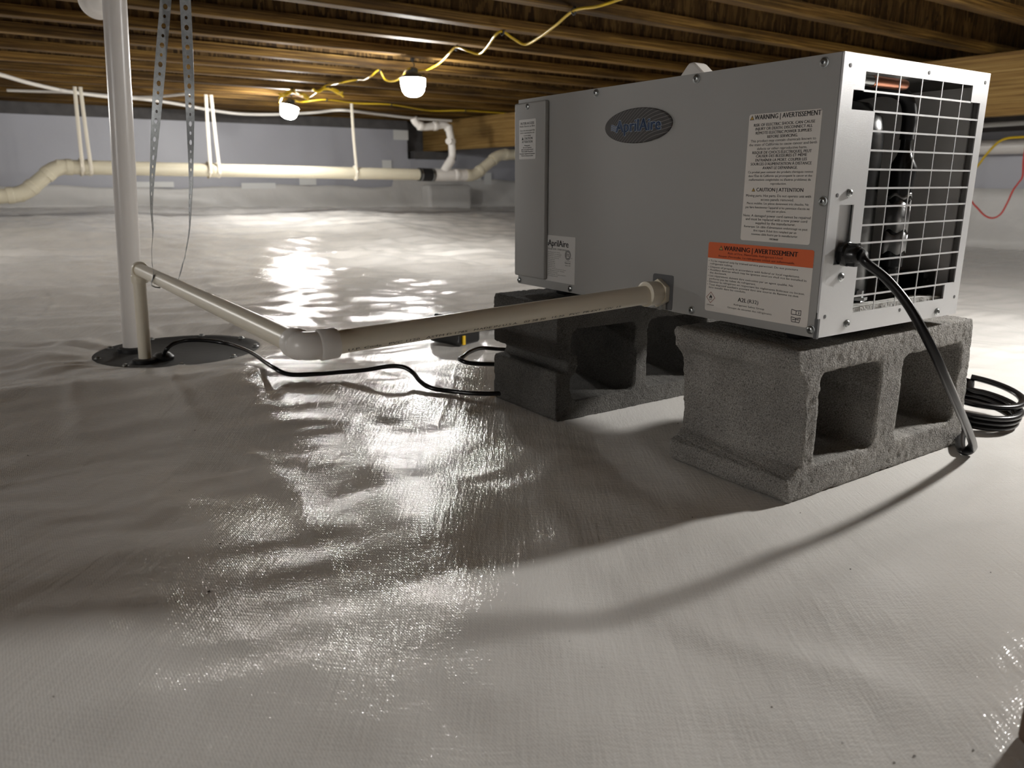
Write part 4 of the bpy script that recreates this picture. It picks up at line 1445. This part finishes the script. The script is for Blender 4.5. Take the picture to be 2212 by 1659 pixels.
mb = MB(); mb.lathe([(0.026, -0.003), (0.026, 0.005), (0.020, 0.007)], (-0.825, 1.693, 0), Z, 24); mb.build('pipe_grommet', M['rubber'], lid)
gp = at_z(352, 770, 0.004)
mb = MB(); mb.lathe([(0.024, -0.004), (0.024, 0.004), (0.016, 0.012), (0.008, 0.014)], (gp.x, gp.y, 0), Z, 20); mb.build('cord_grommet', M['rubber'], lid)

pb = Vector((-0.907, 1.814, 0.0)); pt = Vector((-0.854, 1.814, 0.768))
pd = (pt - pb).normalized()
ptop = pb + pd * ((TOPZ - 0.002) / pd.z)
dp = thing('discharge_pipe', pb, 'tall thick white PVC discharge pipe rising from the sump lid to the ceiling', 'pipe')
mb = MB(); mb.tube([pb - pd * 0.02, pb + pd * 0.4, ptop], 0.0243, 32); mb.build('pipe_run', M['pvc_post'], dp)
mb = MB(); mb.tube([pb + pd * 0.9, pb + pd * 0.902, pb + pd * 0.96, pb + pd * 0.962], 0.0285, 32, rs=[0.025, 0.0285, 0.0285, 0.025]); mb.build('coupling', M['pvc'], dp)

sc = thing('pump_cable', gp, 'thin black cord arching from the sump lid and snaking to the far block', 'cord')
pts = [Vector((gp.x, gp.y, 0.004)), at_z(358, 757, 0.03), at_z(374, 743, 0.042), at_z(405, 735, 0.043), at_z(452, 736, 0.040), at_z(500, 745, 0.034)]
for x, y, l in ((545, 763, 0.022), (585, 790, 0.012), (622, 808, 0.008), (680, 808, 0.010), (735, 804, 0.013), (790, 799, 0.020), (842, 791, 0.028), (872, 793, 0.028), (893, 806, 0.020), (908, 824, 0.012), (932, 838, 0.007), (975, 845, 0.006), (1030, 850, 0.010), (1090, 850, 0.012)):
    pts.append(on_floor(x, y, l))
last = pts[-1]
mb = MB(); mb.tube(spline(pts, 8), 0.0044, 12); mb.build('cord_run', M['cord'], sc)
lp = []
for x, y, l in ((1120, 757, 0.03), (1075, 754, 0.040), (1040, 752, 0.048), (1015, 760, 0.052), (1000, 771, 0.052), (993, 776, 0.052), (1008, 783, 0.050), (1036, 786, 0.046), (1072, 787, 0.040), (1110, 790, 0.03)):
    lp.append(on_floor(x, y, l))
mb = MB(); mb.tube(spline(lp, 8), 0.0042, 12)
o = mb.build('cord_loop', M['cord']); tag(o, 'black cord loop sticking out sideways from behind the far block', 'cord')

# ------------------------------------------------------------------ black and yellow battery pack behind the drain pipe
bp0 = on_floor(990, 751, 0.0)
bl = on_floor(915, 738, 0.0)
dx_ = (bp0 - bl); dx_.z = 0; dx_.normalize()
dy_ = Z.cross(dx_)
zf = fz(bp0.x, bp0.y)
bat = thing('battery_pack', Vector((bp0.x, bp0.y, zf)), 'black and yellow tool battery lying on the sheet behind the drain pipe', 'battery')
mb = MB()
o_ = bp0 - dx_ * 0.105 + Z * 0.002
pl = rrect(0.0, 0.108, 0.0, 0.052, 0.010)
mb.prism([o_ + dx_ * a_ + Z * b_ for a_, b_ in pl], dy_ * 0.075)
mb.build('case', M['plastic'], bat, bevel=0.006)
mb = MB(); mb.prism([o_ + dx_ * (0.008 + a_) + dy_ * 0.012 + Z * (0.052 + b_) for a_, b_ in rrect(0, 0.085, 0, 0.018, 0.004)], dy_ * 0.05); mb.build('rail', M['plastic'], bat, bevel=0.003)
mb = MB(); mb.prism([o_ + dx_ * (0.1085 + a_) + dy_ * 0.010 + Z * b_ for a_, b_ in rrect(0, 0.004, 0.003, 0.026, 0.0015)], dy_ * 0.008); mb.build('end_stripe', M['yellow2'], bat, label='yellow end stripe')
mb = MB(); mb.lathe([(0.007, 0), (0.007, 0.008), (0.004, 0.011)], o_ + dx_ * 0.095 + dy_ * 0.05 + Z * 0.052, Z, 14); mb.build('latch_button', M['steel'], bat)
q0 = on_floor(1052, 716, 0.0)
mb = MB(); mb.prism([q0 + JD * a_ + Z * b_ for a_, b_ in rrect(0.0, 0.12, 0.002, 0.036, 0.012)], ND * 0.06)
o = mb.build('power_adapter', M['plastic'], None, q0, bevel=0.004); tag(o, 'black power adapter on the floor half hidden behind the far block', 'adapter')

# ------------------------------------------------------------------ white folded plastic collar on top of the unit
w0 = uv(0.30, 0.27, UT)
mb = MB()
# placed by its silhouette above the long side
pv = at_plane(1505, 138, uv(0.28, 0.20, 0), V)
us = (pv - C0).dot(U)
prof = []
hgt_ = max(pv.z - UT, 0.03)
for a_, b_ in ((0.052, 0.0), (0.008, hgt_ - 0.004), (0.003, hgt_), (-0.004, hgt_ + 0.0005), (-0.010, hgt_ - 0.002), (-0.030, hgt_ * 0.62), (-0.062, 0.0)):
    prof.append(uv(us + a_, 0.185, UT + 0.0005 + b_))
mb.prism(prof, V * 0.03)
o = mb.build('plastic_wedge', M['pvc'], None, w0, bevel=0.003); tag(o, 'small white plastic wedge peeking above the top of the dehumidifier', 'wedge')


# ------------------------------------------------------------------ perforated straps round the drain line
def perforated(name, pts, width, nrms, parent, mat):
    """strip of metal along pts with alternating large and small round holes"""
    path = spline(pts, 24)
    nr = spline([Vector(n) for n in nrms], 24)
    d = [0.0]
    for i in range(1, len(path)):
        d.append(d[-1] + (path[i] - path[i - 1]).length)
    tot = d[-1]

    def at(s):
        s = min(max(s, 0), tot)
        i = int(np.searchsorted(d, s)) - 1
        i = min(max(i, 0), len(path) - 2)
        t = (s - d[i]) / max(d[i + 1] - d[i], 1e-9)
        p = path[i].lerp(path[i + 1], t)
        tg = (path[i + 1] - path[i]).normalized()
        n_ = nr[i].lerp(nr[i + 1], t)
        b = tg.cross(n_).normalized()
        return p, b
    mb = MB()
    cell = 0.0165
    nc = int(tot / cell)
    hw = width / 2
    for c in range(nc):
        s0_ = c * cell
        r = 0.0040 if c % 2 else 0.0026
        sq = [(-cell / 2, -hw), (0, -hw), (cell / 2, -hw), (cell / 2, 0), (cell / 2, hw), (0, hw), (-cell / 2, hw), (-cell / 2, 0)]
        ci = [(r * 1.25 * math.cos(math.radians(225 + 45 * k)), r * math.sin(math.radians(225 + 45 * k))) for k in range(8)]
        vs = []
        for (a_, b_) in sq + ci:
            p, b = at(s0_ + cell / 2 + a_)
            vs.append(p + b * b_)
        mb.add(vs, [(k, (k + 1) % 8, 8 + (k + 1) % 8, 8 + k) for k in range(8)])
    o = mb.build(name, mat, parent)
    bm = bmesh.new(); bm.from_mesh(o.data); bmesh.ops.remove_doubles(bm, verts=bm.verts, dist=0.00005); bm.to_mesh(o.data); bm.free()
    o.modifiers.new('t', 'SOLIDIFY').thickness = 0.0008
    return o


st = thing('perforated_strap', at_z(380, -60, JZ), 'perforated galvanised hanger strap looped under the thin drain line beside the tall white pipe', 'strap')
# the loop hangs in the vertical plane through its pipe point
sp = R_ + (E_ - R_) * 0.235


def sp_at(x, y, off=0.0):
    return at_plane(x, y, sp + Vector((0, off, 0)), Vector((0, 1, 0)))


F = Vector((0.42, -1, 0)); S1 = Vector((1, 0.46, 0)); S2 = Vector((-1, -0.42, 0))
p1 = [sp_at(366, -150, 0.02), sp_at(358, 0, 0.02), sp_at(348, 120, 0.015), sp_at(338, 240, 0.01), sp_at(329, 370, 0.005), sp_at(327, 450), sp_at(330, 500), sp_at(327, 545), sp_at(331, 590, -0.01), sp + Vector((-0.013, -0.012, -0.010)), sp + Vector((0.002, -0.006, -0.0150))]
n1 = [F, F, (F * 0.95 + S1 * 0.15), (F * 0.8 + S1 * 0.5), (F * 0.45 + S1 * 0.85), (F * 0.2 + S1 * 0.95), (F * 0.1 + S1), S1, S1, (S1 + Z * 0.6), Z]
perforated('strap_strand', p1, 0.0185, n1, st, M['zinc'])
p2 = [sp_at(391, -150, 0.02), sp_at(400, 0, 0.02), sp_at(406, 120, 0.02), sp_at(411, 240, 0.02), sp_at(413, 370, 0.02), sp_at(411, 450, 0.02), sp_at(409, 500, 0.02), sp_at(399, 555, 0.02), sp_at(384, 606, 0.02), sp + Vector((0.019, 0.006, -0.006)), sp + Vector((0.004, 0.0, -0.0152))]
F2 = Vector((0.40, -1, 0))
n2 = [F2, F2, (F2 * 0.95 + S2 * 0.2), (F2 * 0.75 + S2 * 0.6), (F2 * 0.4 + S2 * 0.9), (F2 * 0.2 + S2 * 0.95), (F2 * 0.05 + S2), S2, S2, (S2 + Z * 0.7), Z]
perforated('strap_strand', p2, 0.0185, n2, st, M['zinc'])

# round white fitting on a joist beside the tall pipe
cf = at_plane(209, 2, ND * 3.022, ND)
mb = MB()
axf = (-ND - Z * 0.1).normalized()
mb.lathe([(0.03, -0.004), (0.054, -0.004), (0.056, 0.0), (0.055, 0.006), (0.044, 0.008), (0.040, 0.012), (0.037, 0.022), (0.028, 0.030), (0.001, 0.033)], cf + axf * 0.002, axf, 40)
o = mb.build('vent_fitting', M['pvc'], None, cf); tag(o, 'round white plastic vent cap on a joist behind the tall pipe', 'vent cap')

# ------------------------------------------------------------------ work lights and their yellow cord
GLOBE_R = 0.060


def lamp(p, strength, label, tilt=0.0, hood=False):
    root = thing('work_light', p + Z * 0.02, label, 'light', 'work lights on the yellow cord')
    ax = (Z + JD * tilt).normalized()
    mb = MB()
    mb.lathe([(0.001, -0.052), (0.022, -0.050), (0.040, -0.042), (0.052, -0.024), (0.058, 0.0), (0.060, 0.026), (0.056, 0.032)], p, ax, 24)
    o = mb.build('globe', make_emit('lamp_glow', (1.0, 0.975, 0.935), strength), root)
    mb = MB(); mb.lathe([(0.061, 0.031), (0.061, 0.034), (0.040, 0.050), (0.026, 0.056), (0.024, 0.075), (0.014, 0.080), (0.001, 0.081)], p, ax, 24); mb.build('lamp_cap', M['cap'], root)
    if hood:
        mb = MB(); mb.lathe([(0.062, 0.040), (0.150, 0.004), (0.151, 0.007), (0.064, 0.044)], p, ax, 32); mb.build('added_hood', M['cap'], root)  # wide hood added to keep this lamp's light off the ceiling
    mb = MB(); q = p + ax * 0.080
    top = Vector((q.x, q.y, JZ - 0.001))
    mb.tube(spline([q, q + Vector((0.010, 0, 0.012)), (q + top) / 2 + Vector((0.004, 0, 0)), top + Vector((-0.003, 0, -0.006)), top], 6), 0.0022, 8)
    mb.build('hook', M['cap'], root)
    mb = MB(); mb.lathe([(0.010, 0), (0.010, -0.010), (0.004, -0.012)], top, Z, 12); mb.build('ceiling_clip', M['cap'], root)
    return root


lamp(LAMPS[0], LAMP_STRENGTH[0], 'larger glowing work light hanging mid ceiling', 0.0)
lamp(LAMPS[1], LAMP_STRENGTH[1], 'farther smaller glowing work light above the far pipe', 0.25)
lamp(LAMPS[2], LAMP_STRENGTH[2], 'work light beyond the grille end, past the right edge, with an added hood', 0.0, True)
lamp(LAMPS[3], LAMP_STRENGTH[3], 'work light at the near left, outside the frame', 0.0, True)
lamp(LAMPS[4], LAMP_STRENGTH[4], 'unseen work light added at the far left to brighten the floor', 0.0)  # extra unseen lamp, put in to brighten the left floor

yc = thing('string_light_cable', LAMPS[0] + Z * 0.09, 'yellow cord looping joist to joist between the hanging work lights', 'cord')
CZ = JZ - 0.006


def low(x, y, dz=0.05):
    return at_z(x, y, JZ - dz)


def clip(x, y):
    p = at_z(x, y, CZ)
    mb = MB(); mb.tube([p + ND * 0.02 * math.cos(a_) * 0.5 + Z * (0.0115 * math.sin(a_)) for a_ in [2 * math.pi * i / 12 for i in range(12)]], 0.004, 6, closed=True)
    mb.build('cable_tie', M['rubber'], yc)
    return p


top1 = LAMPS[0] + Z * 0.075; top2 = LAMPS[1] + Z * 0.075
runA = [at_z(1420, -30, CZ), at_z(1335, 0, CZ), at_z(1290, 14, CZ - 0.01), clip(1240, 23), low(1200, 55, 0.03), low(1163, 82, 0.045), low(1134, 96, 0.05), low(1108, 83, 0.03), clip(1085, 68), low(1070, 76, 0.02), low(1052, 102, 0.035), low(1035, 116, 0.04), low(1010, 110, 0.03),
        clip(985, 102), low(968, 118, 0.025), low(950, 136, 0.035), low(925, 149, 0.045), top1 + JD * 0.03 + Z * -0.005, top1, top1 - JD * 0.03 - Z * 0.006, low(868, 166, 0.06), low(850, 175, 0.065), low(832, 172, 0.05), clip(819, 152), low(803, 163, 0.03), low(788, 172, 0.03), clip(772, 172),
        low(740, 178, 0.02), low(722, 182, 0.015), clip(706, 184), low(690, 195, 0.03), low(668, 210, 0.05), low(650, 204, 0.04), clip(631, 194), low(612, 206, 0.04), low(604, 222, 0.055), top2 - JD * 0.03, top2]
mb = MB(); mb.tube(spline(runA, 7), 0.0047, 10); mb.build('cord_run', M['yellow'], yc)
runB = [top2, top2 + JD * 0.04 + Z * 0.0, low(652, 220, 0.025), clip(705, 215), at_z(770, 223, CZ - 0.004), clip(845, 226), at_z(930, 239, CZ - 0.01), clip(1005, 239), at_z(1095, 245, CZ), at_z(1180, 250, CZ)]
mb = MB(); mb.tube(spline(runB, 7), 0.0050, 10); mb.build('cord_run', M['yellow'], yc)
# spare loops gathered at two ties
for (x, y, seed) in ((708, 185, 3), (634, 194, 5)):
    rr = random.Random(seed)
    p = at_z(x, y, CZ)
    lpz = []
    for k in range(4):
        sgn = 1 if k % 2 else -1
        for f in (0.02, 0.07, 0.095, 0.07, 0.02):
            lpz.append(p + JD * (sgn * f) + ND * rr.uniform(-0.02, 0.02) + Z * (-0.012 - f * rr.uniform(0.15, 0.5)))
    mb = MB(); mb.tube(spline(lpz, 5), 0.0055, 8); mb.build('spare_loop', M['yellow'], yc)

# ------------------------------------------------------------------ far waste pipe
SP_N = 5.75


def wp(x, y, n_=SP_N):
    return at_plane(x, y, ND * n_, ND)


pa, pbb = wp(150, 361), wp(905, 377)
wdir = (pbb - pa).normalized()
sew = thing('waste_pipe', (pa + pbb) / 2, 'long cream waste pipe slung below the joists along the far wall', 'pipe')
R3 = 0.0445
mb = MB(); mb.tube([pa - wdir * 0.02, pbb], R3, 24); mb.build('pipe_run', M['pvc_old'], sew)


def collar(p, d, r, ln, mat, parent, name='coupling'):
    mb = MB(); mb.tube([p - d * ln / 2, p - d * (ln / 2 - 0.003), p + d * (ln / 2 - 0.003), p + d * ln / 2], r, 24, rs=[r * 0.95, r, r, r * 0.95]); return mb.build(name, mat, parent)


for x in (187, 460):
    collar(wp(x, 361 + (x - 150) * 0.021), wdir, R3 + 0.004, 0.05, M['pvc_old'], sew)
# drop at the left end: two 45 degree bends


def bend(c, p, q, ln=0.085, r=0.06):
    d1 = (p - c).normalized(); d2 = (q - c).normalized()
    mb = MB(); mb.tube(fillet(c + d1 * ln, c, c + d2 * ln, r, 7), R3 + 0.0025, 24)
    o = mb.build('bend', M['pvc_old'], sew)
    for d in (d1, d2):
        mb = MB(); e = c + d * ln
        mb.tube([e - d * 0.034, e - d * 0.031, e + d * 0.001, e + d * 0.003], R3 + 0.0055, 24, rs=[R3 + 0.0025, R3 + 0.0055, R3 + 0.0055, R3 + 0.001]); mb.build('socket_rim', M['pvc_old'], o)


b1 = wp(122, 360); b2 = wp(50, 420); b0 = wp(-80, 431)
bend(b1, pa, b2); bend(b2, b1, b0)
mb = MB(); mb.tube([b1, pa], R3, 24); mb.build('pipe_run', M['pvc_old'], sew)
mb = MB(); mb.tube([b1.lerp(b2, 0.3), b1.lerp(b2, 0.7)], R3, 24); mb.build('pipe_run', M['pvc_old'], sew)
mb = MB(); mb.tube([b2, b0], R3, 24); mb.build('pipe_run', M['pvc_old'], sew)
# rubber coupling with two clamps
rc = MB(); c0_, c1_ = wp(906, 377), wp(934, 378)
rc.tube([c0_ - wdir * 0.01, c0_, c1_, c1_ + wdir * 0.01], R3 + 0.007, 24)
rco = rc.build('rubber_coupling', M['rubber'], sew)
for p in (c0_ + wdir * 0.008, c1_ - wdir * 0.008):
    mb = MB(); mb.tube([p - wdir * 0.007, p + wdir * 0.007], R3 + 0.0085, 24); mb.build('hose_clamp', M['steel'], rco)
# wye, short run, 45 up, run along the beam
y0, y1 = wp(935, 378), wp(1012, 379)
mb = MB(); mb.tube([y0, y1], R3 + 0.003, 24)
wb = wp(955, 377); mb.tube([wb, wp(975, 345), ], R3 * 0.82, 20)
mb.build('wye_fitting', M['pvc'], sew)
g1, g2, g3 = wp(1024, 380), wp(1078, 334), wp(1230, 333)
bend(g1, y1, g2); bend(g2, g1, g3)
mb = MB(); mb.tube([g1.lerp(g2, 0.3), g1.lerp(g2, 0.7)], R3, 24); mb.build('pipe_run', M['pvc_old'], sew)
mb = MB(); mb.tube([g2 + (g3 - g2).normalized() * 0.07, g3], R3, 24); mb.build('pipe_run', M['pvc_old'], sew)
collar(wp(985, 378), wdir, R3 + 0.006, 0.05, M['pvc'], sew)
# vent branch climbing from the wye to the joists
vb = thing('vent_pipe', wp(972, 300), 'white branch pipe rising from the waste pipe and bending left to the joists', 'pipe')
vp = [wp(972, 348), wp(977, 335), wp(975, 305), wp(972, 290), wp(968, 276), wp(958, 270), wp(940, 272), wp(920, 274), wp(908, 272), wp(898, 264), wp(893, 255)]
mb = MB(); mb.tube(spline(vp, 6), 0.030, 18); mb.build('pipe_run', M['pvc'], vb)
for i, j in ((2, 1), (4, 3), (6, 7), (8, 7)):
    collar(vp[i], (vp[i] - vp[j]).normalized(), 0.036, 0.035, M['pvc'], vb)
mb = MB(); q = wp(972, 306); mb.tube([q, q - JD * 0.05 - ND * 0.06], 0.026, 16); mb.build('clean_out', M['pvc'], vb)

# hanger straps of the waste pipe
HL = ['cream hanger straps holding the waste pipe left of the tall white pipe', 'cream hanger straps holding the waste pipe just right of the perforated strap', 'single pale hanger strap holding the waste pipe near the rubber coupling']
for k, (strands, lab_) in enumerate(zip(([((160, 190), (176, 362)), ((172, 190), (194, 362))], [((443, 212), (451, 368)), ((454, 212), (470, 368))], [((756, 232), (765, 374))]), HL)):
    h = thing('pipe_hanger', wp(*strands[0][1]), lab_, 'hanger', 'hangers of the far waste pipe')
    for (t0, t1) in strands:
        pb_ = wp(*t1); ptp = wp(*t0)
        ptp = Vector((ptp.x, ptp.y, JZ))
        cen = wp(t1[0], 361 + (t1[0] - 150) * 0.021)
        mb = MB()
        loop = [ptp + ND * -0.03, ptp.lerp(cen, 0.5) - ND * (R3 * 0.7)]
        for a_ in range(0, 361, 30):
            an = math.radians(a_)
            loop.append(cen + (-ND) * ((R3 + 0.006) * math.cos(an)) + Z * (-(R3 + 0.006) * math.sin(an)))
        mb.tube(spline(loop, 3), 0.011, 8, ry=0.0018, up=-ND)
        mb.build('strap', M['strapc'], h)

# white cables along the far joists
CN = 6.35


def cpw(x, y, n_=CN):
    p = at_plane(x, y, ND * n_, ND)
    return p if p.z < 0.94 else at_z(x, y, 0.94)


mb = MB(); mb.tube(spline([at_z(-80, 140, 0.94), at_z(0, 161, 0.94), at_z(70, 181, 0.94), at_z(150, 198, 0.938), at_z(235, 209, 0.93), cpw(300, 213), cpw(380, 224), cpw(450, 237), cpw(520, 246), cpw(600, 247), cpw(680, 243), cpw(738, 238), cpw(820, 247), cpw(900, 256), cpw(975, 261)], 6), 0.011, 10)
o = mb.build('white_cable', M['white']); tag(o, 'white cable sagging below the last joists in front of the far wall', 'cable')
mb = MB(); mb.tube(spline([at_z(15, 195, 0.948), at_z(75, 197, 0.948), at_z(160, 200, 0.948), at_z(300, 210, 0.945), at_z(410, 202, 0.95)], 5), 0.009, 10)
o = mb.build('white_conduit', M['white']); tag(o, 'straight white conduit under the last joist at upper left', 'conduit')
for x in (18, 71):
    pass

# ------------------------------------------------------------------ right-hand background
WPA = 5.08
p = at_plane(2160, 317, JD * WPA, JD)
rp_ = MB(); rp_.tube([p + ND * 3.5, p - ND * 2.6], 0.043, 24)
o = rp_.build('white_waste_pipe', M['pvc'], None, p); tag(o, 'white waste pipe along the right wall under the ledge', 'pipe')
PLA = 4.4


def pr_(x, y):
    return at_plane(x, y, JD * PLA, JD)


mb = MB(); mb.tube(spline([pr_(2060, 300), pr_(2080, 380), pr_(2098, 432), pr_(2112, 450), pr_(2128, 466), pr_(2145, 471), pr_(2162, 462), pr_(2176, 438), pr_(2188, 412), pr_(2200, 395), pr_(2209, 380), pr_(2211, 345), pr_(2218, 300), pr_(2225, 255)], 6), 0.0042, 8)
o = mb.build('red_wire', M['red']); tag(o, 'thin red wire hanging in a loop behind the grille end', 'wire')
mb = MB(); mb.tube(spline([pr_(2070, 400), pr_(2095, 375), pr_(2113, 357), pr_(2128, 337), pr_(2145, 318), pr_(2160, 305), pr_(2180, 298), pr_(2215, 296), pr_(2260, 294)], 6), 0.0062, 8)
o = mb.build('yellow_wire', M['yellow']); tag(o, 'yellow cord drooping past the white pipe on the right wall', 'cord')
q = at_plane(2185, 263, JD * 4.9, JD)
mb = MB(); mb.tube([q + ND * 0.30 - Z * 0.012, q - ND * 1.2 + Z * 0.0], 0.014, 10)
o = mb.build('light_tube', M['tape'], None, q); tag(o, 'white strip under the beam at the right edge', 'tube')

# upright dark post close to the camera at the lower right corner
q = at_z(2213, 1490, 0.0)
mb = MB()
pq = at_z(2178, 1600, 0.0)
mb.box(Vector((pq.x + 0.004, pq.y - 0.09, fz(pq.x, pq.y) - 0.002)), Vector((1, 0, 0)), Vector((0, 1, 0)), Z, 0.09, 0.09, 0.20)
o = mb.build('wood_offcut', M['brown'], None, pq, bevel=0.004); tag(o, 'dark brown wood offcut standing at the bottom right corner', 'wood block')

# crumbs of dirt on the sheet
mb = MB()
rr = random.Random(11)
spots = [(452, 1279, 5), (475, 1175, 3.2), (445, 1251, 2.6), (387, 1060, 2.4), (705, 953, 2.2), (421, 930, 2), (1975, 1634, 3.5), (1932, 1648, 3), (2102, 1621, 3), (1667, 1528, 3), (1820, 1605, 2.5), (1496, 1118, 2.2), (1729, 1108, 2), (1837, 1230, 2.2), (2140, 1237, 2),
         (116, 1505, 3), (880, 1281, 2), (830, 1108, 2), (803, 1335, 2.2), (648, 1155, 2), (1465, 915, 2.5), (1445, 930, 2), (1300, 1442, 2.2), (955, 1250, 1.8), (380, 1300, 2), (1230, 1385, 2), (60, 985, 2.5), (490, 1280, 2)]
for x, y, px in spots:
    p = on_floor(x, y, 0.0)
    r = px / FPX * (p - CAM).length * 0.8
    vs = []
    for k in range(10):
        d = Vector((rr.gauss(0, 1), rr.gauss(0, 1), abs(rr.gauss(0, 1)))).normalized() * r * rr.uniform(0.6, 1.1)
        vs.append(p + d)
    bm = bmesh.new()
    for v_ in vs: bm.verts.new(v_)
    h_ = bmesh.ops.convex_hull(bm, input=bm.verts)
    bm.verts.index_update()
    mb.add([v_.co.copy() for v_ in bm.verts], [[v_.index for v_ in f.verts] for f in bm.faces])
    bm.free()
o = mb.build('dirt_crumbs', M['dirt']); o['kind'] = 'stuff'; tag(o, 'dark crumbs of dirt scattered on the white sheet', 'dirt')
